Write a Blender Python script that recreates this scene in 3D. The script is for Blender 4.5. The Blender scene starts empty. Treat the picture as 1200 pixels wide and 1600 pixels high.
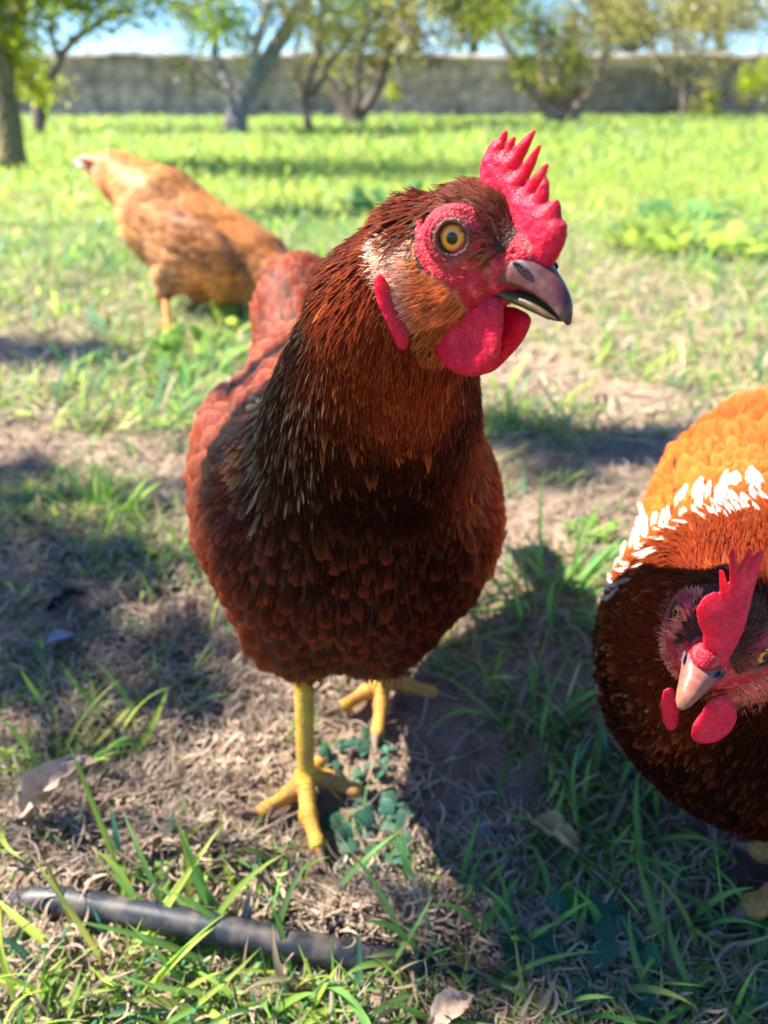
import bpy, bmesh, math, random
import numpy as np
from mathutils import Vector
from mathutils.bvhtree import BVHTree

rng = np.random.default_rng(11)
random.seed(5)
C = bpy.context.scene.collection

# ------------------------------------------------------------------ camera, light, exposure
CAM_H, PITCH, FPX = 0.42, math.radians(28.0), 1202.0
cp, sp = math.cos(PITCH), math.sin(PITCH)
cam_d = bpy.data.cameras.new('camera')
cam = bpy.data.objects.new('camera', cam_d)
C.objects.link(cam)
cam.location = (0, 0, CAM_H)
cam.rotation_euler = (math.radians(90) - PITCH, 0, 0)
cam_d.sensor_fit = 'VERTICAL'
cam_d.sensor_height = 36.0
cam_d.lens = 36.0 * FPX / 1600.0
cam_d.clip_start = 0.01
cam_d.clip_end = 900
cam_d.dof.use_dof = True
cam_d.dof.focus_distance = 0.285
cam_d.dof.aperture_fstop = 8.5
cam_d.dof.aperture_blades = 0
bpy.context.scene.camera = cam

SUN = np.array([-0.64, 0.22, 0.74]); SUN /= np.linalg.norm(SUN)
world = bpy.data.worlds.new("World")
bpy.context.scene.world = world
world.use_nodes = True
wn, wl = world.node_tree.nodes, world.node_tree.links
bg = wn['Background']
sky = wn.new('ShaderNodeTexSky')
sky.sky_type = 'NISHITA'
sky.sun_disc = False
sky.air_density = 1.0
sky.dust_density = 0.0
sky.ozone_density = 5.0
sky.sun_elevation = math.asin(SUN[2])
sky.sun_rotation = math.atan2(SUN[0], SUN[1])
tint = wn.new('ShaderNodeVectorMath'); tint.operation = 'MULTIPLY'; tint.inputs[1].default_value = (.64, .84, 1.08)
wl.new(sky.outputs[0], tint.inputs[0]); wl.new(tint.outputs[0], bg.inputs['Color'])
bg.inputs['Strength'].default_value = 0.085
sl = bpy.data.lights.new('sun', 'SUN')
sl.energy = 5.0
sl.angle = math.radians(0.5)
sl.color = (1.0, 0.93, 0.82)
so = bpy.data.objects.new('sun', sl)
C.objects.link(so)
so.rotation_euler = Vector(SUN).to_track_quat('Z', 'Y').to_euler()
sc = bpy.context.scene
sc.view_settings.view_transform = 'Standard'
sc.view_settings.look = 'None'
sc.view_settings.gamma = 1
sc.view_settings.exposure = 1.78
sc.render.engine = 'CYCLES'
sc.cycles.use_denoising = True
sc.cycles.max_bounces = 6
sc.cycles.transparent_max_bounces = 6
sc.cycles.caustics_reflective = False
sc.cycles.caustics_refractive = False
sc.cycles.sample_clamp_indirect = 8


def P(px, py, d):
    r = (px - 600) / FPX; u = (800 - py) / FPX
    return np.array([r, cp + u * sp, -sp + u * cp]) * d + [0, 0, CAM_H]


def G(px, py, z=0.0):
    r = (px - 600) / FPX; u = (800 - py) / FPX
    ray = np.array([r, cp + u * sp, -sp + u * cp])
    return ray * ((z - CAM_H) / ray[2]) + [0, 0, CAM_H]


def proj(p):
    p = np.asarray(p, float) - [0, 0, CAM_H]
    d = p[..., 1] * cp - p[..., 2] * sp
    d = np.where(np.abs(d) < 1e-4, 1e-4, d)
    u = p[..., 1] * sp + p[..., 2] * cp
    return np.stack([600 + FPX * p[..., 0] / d, 800 - FPX * u / d], -1)


def inpoly(pt, poly):
    poly = np.asarray(poly, float)
    x, y = pt[..., 0], pt[..., 1]
    ins = np.zeros(x.shape, bool)
    j = len(poly) - 1
    for i in range(len(poly)):
        xi, yi = poly[i]; xj, yj = poly[j]
        cond = ((yi > y) != (yj > y)) & (x < (xj - xi) * (y - yi) / (yj - yi + 1e-12) + xi)
        ins ^= cond
        j = i
    return ins


# ------------------------------------------------------------------ noise
def _h(i, j, k=0):
    n = (i * 374761393 + j * 668265263 + k * 2147483647 + 974634777) & 0xffffffff
    n = (n ^ (n >> 13)) * 1274126177 & 0xffffffff
    return ((n ^ (n >> 16)) & 0xffff) / 65535.0


def vnoise(x, y, k=0):
    xi = np.floor(x).astype(np.int64); yi = np.floor(y).astype(np.int64)
    fx = x - xi; fy = y - yi
    fx = fx * fx * (3 - 2 * fx); fy = fy * fy * (3 - 2 * fy)
    a = _h(xi, yi, k); b = _h(xi + 1, yi, k); c = _h(xi, yi + 1, k); d = _h(xi + 1, yi + 1, k)
    return (a * (1 - fx) + b * fx) * (1 - fy) + (c * (1 - fx) + d * fx) * fy


def fbm(x, y, o=4, k=0):
    s = 0; a = .5; t = 0
    for i in range(o):
        s = s + a * vnoise(x * 2 ** i, y * 2 ** i, k + i); t += a; a *= .5
    return s / t


# ------------------------------------------------------------------ scene helpers
def empty(name, label, cat, loc, group=None, kind=None):
    o = bpy.data.objects.new(name, None); C.objects.link(o)
    o.location = loc
    o['label'] = label; o['category'] = cat
    if group: o['group'] = group
    if kind: o['kind'] = kind
    bpy.context.view_layer.update()
    return o


def tag(o, label=None, cat=None, group=None, kind=None):
    if label: o['label'] = label
    if cat: o['category'] = cat
    if group: o['group'] = group
    if kind: o['kind'] = kind
    return o


def link(name, me, mat, parent=None):
    o = bpy.data.objects.new(name, me); C.objects.link(o)
    if mat: me.materials.append(mat)
    if parent is not None:
        o.parent = parent
        off = np.array(parent.location)
        q = parent.parent
        while q is not None:
            off = off + np.array(q.location); q = q.parent
        o.matrix_parent_inverse = parent.matrix_world.inverted()
    return o


def mesh_np(name, V, quads=None, tris=None, col=None, uv=None, smooth=True):
    me = bpy.data.meshes.new(name)
    V = np.asarray(V, np.float32)
    nq = 0 if quads is None else len(quads); nt = 0 if tris is None else len(tris)
    me.vertices.add(len(V)); me.vertices.foreach_set('co', V.ravel())
    loops = []
    if nq: loops.append(np.asarray(quads, np.int32).ravel())
    if nt: loops.append(np.asarray(tris, np.int32).ravel())
    loops = np.concatenate(loops)
    me.loops.add(len(loops)); me.loops.foreach_set('vertex_index', loops)
    me.polygons.add(nq + nt)
    st = np.concatenate([np.arange(nq) * 4, nq * 4 + np.arange(nt) * 3]).astype(np.int32)
    me.polygons.foreach_set('loop_start', st)
    me.polygons.foreach_set('use_smooth', np.full(nq + nt, smooth))
    if col is not None:
        a = me.color_attributes.new('Col', 'FLOAT_COLOR', 'POINT')
        c4 = np.ones((len(V), 4), np.float32); c4[:, :3] = col
        a.data.foreach_set('color', c4.ravel())
    if uv is not None:
        l = me.uv_layers.new(name='UVMap')
        l.data.foreach_set('uv', np.asarray(uv, np.float32)[loops].ravel())
    me.update(); me.validate()
    return me


def tube(path, radii, n=10, cap=True):
    path = np.asarray(path, float); m = len(path)
    radii = np.broadcast_to(np.asarray(radii, float), (m,))
    T = np.gradient(path, axis=0); T /= np.linalg.norm(T, axis=1)[:, None] + 1e-12
    up = np.array([0, 0, 1.]) if abs(T[0][2]) < .9 else np.array([1., 0, 0])
    N = np.cross(T[0], up); N /= np.linalg.norm(N)
    V = []; 
    for i in range(m):
        N = N - T[i] * (N @ T[i]); N /= np.linalg.norm(N); B = np.cross(T[i], N)
        a = np.linspace(0, 2 * np.pi, n, endpoint=False)
        V.append(path[i] + radii[i] * (np.cos(a)[:, None] * N + np.sin(a)[:, None] * B))
    V = np.concatenate(V)
    i = np.arange(m - 1)[:, None]; j = np.arange(n)[None]
    Q = np.stack([i * n + j, i * n + (j + 1) % n, (i + 1) * n + (j + 1) % n, (i + 1) * n + j], -1).reshape(-1, 4)
    Tn = []
    if cap:
        c0 = len(V); V = np.concatenate([V, [path[0]], [path[-1]]])
        jj = np.arange(n)
        Tn = np.concatenate([np.stack([np.full(n, c0), (jj + 1) % n, jj], -1),
                             np.stack([np.full(n, c0 + 1), (m - 1) * n + jj, (m - 1) * n + (jj + 1) % n], -1)])
    return V, Q, Tn


class MB:
    def __init__(s): s.V = []; s.Q = []; s.T = []; s.c = []; s.n = 0
    def add(s, V, Q=None, T=None, col=(.5, .5, .5)):
        V = np.asarray(V, float)
        s.V.append(V)
        if Q is not None and len(Q): s.Q.append(np.asarray(Q) + s.n)
        if T is not None and len(T): s.T.append(np.asarray(T) + s.n)
        s.c.append(np.broadcast_to(np.asarray(col, float), (len(V), 3))); s.n += len(V)
    def mesh(s, name, **k):
        return mesh_np(name, np.concatenate(s.V), np.concatenate(s.Q) if s.Q else None,
                       np.concatenate(s.T) if s.T else None, np.concatenate(s.c), **k)


def spline(pts, n):
    pts = np.asarray(pts, float); m = len(pts)
    if m == 2: return pts[0] + (pts[1] - pts[0]) * np.linspace(0, 1, n)[:, None]
    P_ = np.concatenate([[2 * pts[0] - pts[1]], pts, [2 * pts[-1] - pts[-2]]])
    t = np.linspace(0, m - 1 - 1e-6, n); i = np.floor(t).astype(int); f = (t - i)[:, None]
    a, b, c, d = P_[i], P_[i + 1], P_[i + 2], P_[i + 3]
    return .5 * ((2 * b) + (-a + c) * f + (2 * a - 5 * b + 4 * c - d) * f ** 2 + (-a + 3 * b - 3 * c + d) * f ** 3)


# ------------------------------------------------------------------ materials
def mat_new(name):
    m = bpy.data.materials.new(name); m.use_nodes = True
    nt = m.node_tree; b = nt.nodes['Principled BSDF']
    return m, nt.nodes, nt.links, b


def node(N, t, **k):
    n = N.new(t)
    for a, v in k.items():
        if a.startswith('i_'): n.inputs[a[2:].replace('_', ' ')].default_value = v
        else: setattr(n, a, v)
    return n


def leafy(name, rough=.45, trans=.35, spec=.5, boost=1.5, sheen=0, var=0.0, uvbarb=False):
    m, N, L, b = mat_new(name)
    a = node(N, 'ShaderNodeVertexColor', layer_name='Col')
    colout = a.outputs['Color']
    if var:
        tc = N.new('ShaderNodeTexCoord')
        nz = node(N, 'ShaderNodeTexNoise', i_Scale=var, i_Detail=3.0)
        L.new(tc.outputs['Object'], nz.inputs['Vector'])
        mr = node(N, 'ShaderNodeMapRange'); mr.inputs[1].default_value = .3; mr.inputs[2].default_value = .7
        mr.inputs[3].default_value = .65; mr.inputs[4].default_value = 1.35
        L.new(nz.outputs[0], mr.inputs[0])
        mx = node(N, 'ShaderNodeVectorMath', operation='SCALE')
        L.new(colout, mx.inputs[0]); L.new(mr.outputs[0], mx.inputs['Scale'])
        colout = mx.outputs[0]
    if uvbarb:
        uv = N.new('ShaderNodeUVMap'); uv.uv_map = 'UVMap'
        sep = N.new('ShaderNodeSeparateXYZ'); L.new(uv.outputs[0], sep.inputs[0])
        # barbs run out and forward from the shaft: coordinate = v - |u|
        ab = node(N, 'ShaderNodeMath', operation='ABSOLUTE'); L.new(sep.outputs[0], ab.inputs[0])
        s1 = node(N, 'ShaderNodeMath', operation='MULTIPLY'); s1.inputs[1].default_value = .8; L.new(ab.outputs[0], s1.inputs[0])
        s2 = node(N, 'ShaderNodeMath', operation='SUBTRACT'); L.new(sep.outputs[1], s2.inputs[0]); L.new(s1.outputs[0], s2.inputs[1])
        cmb = N.new('ShaderNodeCombineXYZ'); L.new(s2.outputs[0], cmb.inputs[1])
        sx = node(N, 'ShaderNodeMath', operation='MULTIPLY'); sx.inputs[1].default_value = .12; L.new(sep.outputs[0], sx.inputs[0]); L.new(sx.outputs[0], cmb.inputs[0])
        nz2 = node(N, 'ShaderNodeTexNoise', i_Scale=16.0, i_Detail=2.0); L.new(cmb.outputs[0], nz2.inputs['Vector'])
        mr2 = node(N, 'ShaderNodeMapRange'); mr2.inputs[1].default_value = .35; mr2.inputs[2].default_value = .65
        mr2.inputs[3].default_value = .6; mr2.inputs[4].default_value = 1.4
        L.new(nz2.outputs[0], mr2.inputs[0])
        mx2 = node(N, 'ShaderNodeVectorMath', operation='SCALE')
        L.new(colout, mx2.inputs[0]); L.new(mr2.outputs[0], mx2.inputs['Scale']); colout = mx2.outputs[0]
        bp = node(N, 'ShaderNodeBump', i_Strength=.5, i_Distance=.0006); L.new(nz2.outputs[0], bp.inputs['Height']); L.new(bp.outputs[0], b.inputs['Normal'])
    L.new(colout, b.inputs['Base Color'])
    b.inputs['Roughness'].default_value = rough
    b.inputs['Specular IOR Level'].default_value = spec
    if sheen:
        b.inputs['Sheen Weight'].default_value = sheen
        b.inputs['Sheen Roughness'].default_value = .4
    tr = N.new('ShaderNodeBsdfTranslucent')
    sc_ = node(N, 'ShaderNodeVectorMath', operation='SCALE'); sc_.inputs['Scale'].default_value = boost
    L.new(colout, sc_.inputs[0]); L.new(sc_.outputs[0], tr.inputs['Color'])
    mix = node(N, 'ShaderNodeMixShader'); mix.inputs[0].default_value = trans
    out = N['Material Output']
    L.new(b.outputs[0], mix.inputs[1]); L.new(tr.outputs[0], mix.inputs[2]); L.new(mix.outputs[0], out.inputs[0])
    return m


def skinmat(name, sss, rad, rough, bump_scale, bump, dist, spec=.5, mottle=.25, coat=0, speck=0):
    m, N, L, b = mat_new(name)
    a = node(N, 'ShaderNodeVertexColor', layer_name='Col')
    tc = N.new('ShaderNodeTexCoord')
    vo = node(N, 'ShaderNodeTexVoronoi', i_Scale=bump_scale); L.new(tc.outputs['Object'], vo.inputs['Vector'])
    nz = node(N, 'ShaderNodeTexNoise', i_Scale=bump_scale * .35, i_Detail=4.0); L.new(tc.outputs['Object'], nz.inputs['Vector'])
    ad = node(N, 'ShaderNodeMath', operation='MULTIPLY_ADD'); ad.inputs[1].default_value = -.8
    L.new(vo.outputs['Distance'], ad.inputs[0]); L.new(nz.outputs[0], ad.inputs[2])
    bp = node(N, 'ShaderNodeBump', i_Strength=bump, i_Distance=dist); L.new(ad.outputs[0], bp.inputs['Height']); L.new(bp.outputs[0], b.inputs['Normal'])
    mr = node(N, 'ShaderNodeMapRange'); mr.inputs[1].default_value = -.3; mr.inputs[2].default_value = .5
    mr.inputs[3].default_value = 1 - mottle; mr.inputs[4].default_value = 1 + mottle
    L.new(ad.outputs[0], mr.inputs[0])
    mx = node(N, 'ShaderNodeVectorMath', operation='SCALE'); L.new(a.outputs[0], mx.inputs[0]); L.new(mr.outputs[0], mx.inputs['Scale'])
    cout = mx.outputs[0]
    if speck:
        n3 = node(N, 'ShaderNodeTexNoise', i_Scale=180.0, i_Detail=5.0, i_Roughness=.65); L.new(tc.outputs['Object'], n3.inputs['Vector'])
        v3 = node(N, 'ShaderNodeTexVoronoi', i_Scale=1700.0); L.new(tc.outputs['Object'], v3.inputs['Vector'])
        s3 = node(N, 'ShaderNodeMath', operation='MULTIPLY_ADD'); s3.inputs[1].default_value = -.35; L.new(v3.outputs['Distance'], s3.inputs[0]); L.new(n3.outputs[0], s3.inputs[2])
        r3 = node(N, 'ShaderNodeMapRange'); r3.inputs[1].default_value = .38; r3.inputs[2].default_value = .60; r3.inputs[4].default_value = speck; L.new(s3.outputs[0], r3.inputs[0])
        m3 = N.new('ShaderNodeMixRGB'); m3.inputs[2].default_value = (.72, .20, .20, 1); L.new(r3.outputs[0], m3.inputs[0]); L.new(cout, m3.inputs[1]); cout = m3.outputs[0]
    L.new(cout, b.inputs['Base Color'])
    b.inputs['Roughness'].default_value = rough
    b.inputs['Specular IOR Level'].default_value = spec
    b.inputs['Coat Weight'].default_value = coat
    if sss:
        b.inputs['Subsurface Weight'].default_value = sss
        b.inputs['Subsurface Radius'].default_value = rad
        b.inputs['Subsurface Scale'].default_value = 1.0
    return m


M_FEATHER = leafy('feather', rough=.45, trans=.22, spec=.09, boost=1.3, uvbarb=True)
M_FUZZ = leafy('down_feather', rough=.6, trans=.3, spec=.04, boost=1.3)
M_SKIN = skinmat('hen_skin', .25, (.004, .0006, .0005), .55, 1100, .6, .0009, spec=.25, mottle=.35)
M_COMB = skinmat('comb_skin', .6, (.009, .0010, .0008), .48, 1500, .5, .0005, spec=.25, mottle=.3, speck=.28)
M_BEAK = skinmat('beak_horn', .1, (.002, .001, .001), .42, 300, .35, .0005, spec=.3, mottle=.25)
M_GRASS = leafy('grass_blade', rough=.5, trans=.45, spec=.25, boost=1.6)
M_LEAF = leafy('tree_leaf', rough=.3, trans=.6, spec=.6, boost=1.7)
M_STRAW = leafy('dry_straw', rough=.7, trans=.15, spec=.2, boost=1.1)

# ------------------------------------------------------------------ ground
def ground_z(x, y):
    near = np.exp(-((x) ** 2 + (y - .5) ** 2) / 1.6 ** 2)
    z = (fbm(x * 9, y * 9, 4, 3) - .5) * .03 * (.35 + .65 * near)
    z = z + (fbm(x * 60, y * 60, 3, 9) - .5) * .007 * near
    z = z + (fbm(x * .5, y * .5, 2, 20) - .5) * .12 * (1 - np.exp(-((y - .5) ** 2 + x ** 2) / 9))
    return z


def graded(lo, hi, step, a, b, g=1.09):
    c = list(np.arange(lo, hi, step)); s = step; v = c[-1]
    while v < b: s *= g; v += s; c.append(v)
    s = step; v = c[0]; pre = []
    while v > a: s *= g; v -= s; pre.append(v)
    return np.array(pre[::-1] + c)


gx = graded(-.6, .62, .0045, -300, 300); gy = graded(.1, 1.3, .0045, -60, 600)
X, Y = np.meshgrid(gx, gy)
Z = ground_z(X, Y)
nx, ny = len(gx), len(gy)
ii, jj = np.meshgrid(np.arange(ny - 1), np.arange(nx - 1), indexing='ij')
Q = np.stack([ii * nx + jj, ii * nx + jj + 1, (ii + 1) * nx + jj + 1, (ii + 1) * nx + jj], -1).reshape(-1, 4)


# how green the ground is at a pixel of the photograph's layout, carried to ground positions
BARE = [(275, 752, 62, 42), (860, 822, 95, 46), (690, 1190, 150, 75), (215, 1235, 150, 45),
        (700, 880, 90, 40), (1085, 1380, 40, 60), (560, 1440, 110, 50), (60, 700, 80, 50), 
        (820, 600, 90, 35), (60, 560, 100, 20), (650, 1310, 80, 40), (330, 1150, 90, 60)]
LUSH = [(130, 800, 110, 60), (880, 925, 110, 60), (850, 1130, 90, 60), (60, 1220, 140, 60), (960, 1350, 100, 100),
        (830, 660, 110, 40), (1060, 370, 110, 50), (150, 640, 200, 50), (650, 1040, 80, 50), (200, 880, 120, 40), (300, 1560, 300, 60),
        (120, 1570, 200, 50), (1050, 1560, 200, 60), (850, 860, 60, 25)]


def greenness(x, y):
    p = np.stack([x, y, np.zeros_like(x)], -1)
    q = proj(p); py = q[..., 1]; px = q[..., 0]
    py = np.where(y < .02, 1600, py)
    base = np.interp(py, [180, 260, 330, 450, 560, 700, 900, 1100, 1300, 1400, 1600], [1, .95, .8, .6, .5, .45, .35, .32, .36, .46, .55])
    right = np.clip((px - 700) / 300, 0, 1) * np.exp(-((py - 480) / 170) ** 2)
    base = base - .16 * right
    base = base + .9 * (fbm(x * 3.1, y * 3.1, 3, 40) - .5) + .7 * (fbm(x * 14, y * 14, 3, 50) - .5)
    for (a, b, c, d) in BARE:
        base = base - .75 * np.exp(-(((px - a) / c) ** 2 + ((py - b) / d) ** 2) ** 1.5)
    for (a, b, c, d) in LUSH:
        base = base + .45 * np.exp(-(((px - a) / c) ** 2 + ((py - b) / d) ** 2) ** 1.5)
    return np.clip(base, 0, 1)


gr = greenness(X, Y)
dist = np.hypot(X, Y)
soil = np.array([.12, .08, .06]); pale = np.array([.33, .24, .16]); gcol = np.array([.22, .28, .03])
w1 = np.clip(fbm(X * 5, Y * 5, 4, 70) * 2 - .6, 0, 1)
pq = proj(np.stack([X, Y, 0 * X], -1))
w1 = np.clip(w1 + 1.0 * np.exp(-(((pq[..., 0] - 860) / 130) ** 2 + ((pq[..., 1] - 822) / 60) ** 2)) + .9 * np.exp(-(((pq[..., 0] - 275) / 90) ** 2 + ((pq[..., 1] - 760) / 50) ** 2))  # two bare spots coloured paler to look sunlit
            + .6 * (pq[..., 1] < 700), 0, 1)
w1 = np.where(Y < 0, .4, w1)
gc = soil * (1 - w1[..., None]) + pale * w1[..., None]
far = np.clip((dist - 1.2) / 3, 0, 1) * np.clip(gr * 1.4, 0, 1)
gc = gc * (1 - far[..., None]) + gcol * far[..., None]
mg, N, L, b = mat_new('soil')
a = node(N, 'ShaderNodeVertexColor', layer_name='Col')
tc = N.new('ShaderNodeTexCoord')
n1 = node(N, 'ShaderNodeTexNoise', i_Scale=45.0, i_Detail=8.0, i_Roughness=.7); L.new(tc.outputs['Object'], n1.inputs['Vector'])
n2 = node(N, 'ShaderNodeTexVoronoi', i_Scale=220.0); L.new(tc.outputs['Object'], n2.inputs['Vector'])
mr = node(N, 'ShaderNodeMapRange'); mr.inputs[1].default_value = .3; mr.inputs[2].default_value = .7; mr.inputs[3].default_value = .55; mr.inputs[4].default_value = 1.4
L.new(n1.outputs[0], mr.inputs[0])
mx = node(N, 'ShaderNodeVectorMath', operation='SCALE'); L.new(a.outputs[0], mx.inputs[0]); L.new(mr.outputs[0], mx.inputs['Scale'])
L.new(mx.outputs[0], b.inputs['Base Color']); b.inputs['Roughness'].default_value = .9; b.inputs['Specular IOR Level'].default_value = .2
ad = node(N, 'ShaderNodeMath', operation='MULTIPLY_ADD'); ad.inputs[1].default_value = -.4; L.new(n2.outputs['Distance'], ad.inputs[0]); L.new(n1.outputs[0], ad.inputs[2])
bp = node(N, 'ShaderNodeBump', i_Strength=.9, i_Distance=.006); L.new(ad.outputs[0], bp.inputs['Height']); L.new(bp.outputs[0], b.inputs['Normal'])
gm = mesh_np('ground', np.stack([X, Y, Z], -1).reshape(-1, 3), Q, col=gc.reshape(-1, 3))
go = link('ground', gm, mg); tag(go, 'bare brown soil and dry patches under the grass', 'ground', kind='structure')


# ------------------------------------------------------------------ blades (grass, straw)
def blades(pos, Ln, W, az, th0, th1, curl, col, tipcol, segs=5, zmin=.001, fold=False):
    n = len(pos)
    s = (np.arange(segs) + .5) / segs
    th = th0[:, None] + (th1 - th0)[:, None] * s[None] ** 1.3
    ph = az[:, None] + curl[:, None] * s[None]
    st = (Ln / segs)[:, None]
    dx = st * np.sin(th) * np.cos(ph); dy = st * np.sin(th) * np.sin(ph); dz = st * np.cos(th)
    D = np.stack([dx, dy, dz], -1)
    Pth = np.concatenate([pos[:, None], pos[:, None] + np.cumsum(D, 1)], 1)
    gz = ground_z(Pth[..., 0], Pth[..., 1])
    Pth[..., 2] = np.maximum(Pth[..., 2], gz + zmin)
    phf = np.concatenate([ph[:, :1], ph], 1)
    side = np.stack([-np.sin(phf), np.cos(phf), 0 * phf], -1)
    tw = rng.normal(0, .35, n)[:, None]
    side[..., 2] = np.sin(tw); side[..., :2] *= np.cos(tw)[..., None]
    t = np.arange(segs + 1) / segs
    wp = np.where(t < .3, .6 + t * 1.33, 1 - ((t - .3) / .7) ** 2.0) ; wp[-1] = .03
    hw = (W[:, None] * wp[None] * .5)[..., None]
    Lf = Pth - side * hw; Rt = Pth + side * hw
    cc = col[:, None] * (1 - t[None, :, None]) + tipcol[:, None] * t[None, :, None]
    if fold:
        Md = Pth.copy(); Md[..., 2] -= hw[..., 0] * .45
        V = np.stack([Lf, Md, Rt], 2).reshape(-1, 3)
        cm = np.stack([cc, cc * 1.25, cc], 2).reshape(-1, 3)
        k = 3
        base = (np.arange(n) * (segs + 1) * 3)[:, None, None] + (np.arange(segs) * 3)[None, :, None] + np.arange(2)[None, None]
        Qd = np.stack([base, base + 1, base + 4, base + 3], -1).reshape(-1, 4)
    else:
        V = np.stack([Lf, Rt], 2).reshape(-1, 3)
        cm = np.stack([cc, cc], 2).reshape(-1, 3)
        base = (np.arange(n) * (segs + 1) * 2)[:, None] + (np.arange(segs) * 2)[None]
        Qd = np.stack([base, base + 1, base + 3, base + 2], -1).reshape(-1, 4)
    return V, Qd, cm


def scatter(n, dmin, dmax, dens, xpad=.12, pw=1.0):
    """ground points in the viewed wedge between two distances, kept with probability dens"""
    u = rng.random(n)
    y = (dmin ** pw + u * (dmax ** pw - dmin ** pw)) ** (1 / pw)
    half = (y * cp + CAM_H * sp) * .5 + xpad
    x = (rng.random(n) * 2 - 1) * half
    keep = rng.random(n) < dens(x, y)
    return x[keep], y[keep]


GREEN = np.array([[.085, .19, .060], [.12, .24, .055], [.18, .31, .045], [.07, .19, .12], [.28, .37, .06]])
YEL = np.array([.30, .30, .09]); TAN = np.array([.42, .33, .20])

HOSE_PX = [(-260, 1372), (-120, 1378), (45, 1398), (200, 1422), (350, 1450), (480, 1470), (600, 1480), (760, 1492), (900, 1496), (1050, 1500)]
SEGS = []
for ln, rr in (([(45, 1398), (200, 1422), (350, 1450), (480, 1470), (590, 1480)], .0085), ([(478, 1212), (496, 1300), (511, 1362)], .013), ([(478, 1212), (366, 1277)], .013), ([(478, 1212), (598, 1243)], .013),
               ([(600, 1062), (578, 1192)], .013), ([(600, 1062), (712, 1096)], .013), ([(600, 1062), (504, 1118)], .010), ([(478, 1212), (478, 1190)], .014), ([(1250, 1395), (1132, 1432)], .013), ([(1262, 1345), (1148, 1318)], .013),
               ([(420, 1180), (560, 1180)], .008), ([(60, 960), (150, 930)], .012), ([(840, 1340), (885, 1320)], .008)):
    for a_, b_ in zip(ln[:-1], ln[1:]): SEGS.append((G(*a_)[:2], G(*b_)[:2], rr))


def clear(x, y, keep=.05):
    """blades that would grow through the hose or the feet are trodden down"""
    q = np.stack([x, y], -1); bad = np.zeros(len(x), bool)
    for a, b, r in SEGS:
        ab = b - a; t = np.clip(((q - a) @ ab) / (ab @ ab), 0, 1)
        dd = np.linalg.norm(q - a - t[:, None] * ab, axis=1)
        # blades standing in front of the object hide it, so look a little nearer too
        q2 = q + [0, .010]; t2 = np.clip(((q2 - a) @ ab) / (ab @ ab), 0, 1)
        bad |= (dd < r) | (np.linalg.norm(q2 - a - t2[:, None] * ab, axis=1) < r)
    return ~bad | (rng.random(len(x)) < keep)





def add_blades(mb, *a, **k):
    V, Qd, cm = blades(*a, **k)
    mb.add(V, Qd, None, cm)


def grass_params(n, Lr, Wr, bigp, dryp, yel=.12):
    Ln = rng.uniform(Lr[0], Lr[1], n); big = rng.random(n) < bigp
    W = rng.uniform(Wr[0], Wr[1], n)
    Ln = np.where(big, Ln * 1.6, Ln); W = np.where(big, W * 1.9, W)
    az = rng.uniform(0, 2 * np.pi, n)
    th0 = rng.uniform(.1, 1.1, n); th1 = th0 + rng.uniform(.2, 1.3, n)
    col = GREEN[rng.integers(0, 5, n)] * rng.uniform(.7, 1.25, n)[:, None]
    tip = col * 1.2
    dry = rng.random(n) < dryp
    col[dry] = TAN * rng.uniform(.5, 1, dry.sum())[:, None]; tip[dry] = TAN * .9
    yt = rng.random(n) < yel; tip[yt] = YEL * .8
    return Ln, W, az, th0, th1, rng.normal(0, .5, n), col, tip


def clump(x, y, k, sd):
    return np.repeat(x, k) + rng.normal(0, sd, len(x) * k), np.repeat(y, k) + rng.normal(0, sd, len(x) * k)


mb = MB()
x, y = scatter(11000, .14, 1.05, lambda x, y: greenness(x, y) ** 1.7 * .9)
x, y = clump(x, y, 5, .007)
ok = clear(x, y, .13)
x, y = x[ok], y[ok]; n = len(x)
print('near blades', n)
par = list(grass_params(n, (.009, .030), (.0010, .0026), .16, .30))
par[3] = par[3] + .25
add_blades(mb, np.stack([x, y, ground_z(x, y) - .001], -1), *par, segs=5, fold=True)
x, y = scatter(11000, 1.0, 3.2, lambda x, y: greenness(x, y) ** 1.3, pw=1.5)
x, y = clump(x, y, 5, .02); n = len(x); print('mid', n)
par = list(grass_params(n, (.02, .06), (.002, .0045), .12, .15))
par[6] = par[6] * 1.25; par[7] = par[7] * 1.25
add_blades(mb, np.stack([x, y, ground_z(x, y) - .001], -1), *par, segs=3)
x, y = scatter(26000, 3.1, 26, lambda x, y: greenness(x, y), pw=1.15, xpad=.5)
x, y = clump(x, y, 3, .07); n = len(x); print('far', n)
par = list(grass_params(n, (.05, .12), (.008, .018), .1, .06, .35))
par[3] *= .6
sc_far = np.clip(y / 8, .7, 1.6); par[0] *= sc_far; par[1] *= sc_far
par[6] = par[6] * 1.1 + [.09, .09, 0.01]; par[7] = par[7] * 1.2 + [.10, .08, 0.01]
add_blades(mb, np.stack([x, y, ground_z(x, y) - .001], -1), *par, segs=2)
o = link('grass', mb.mesh('grass'), M_GRASS); tag(o, 'patchy green grass growing over the whole orchard floor', 'grass', kind='stuff')

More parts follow.
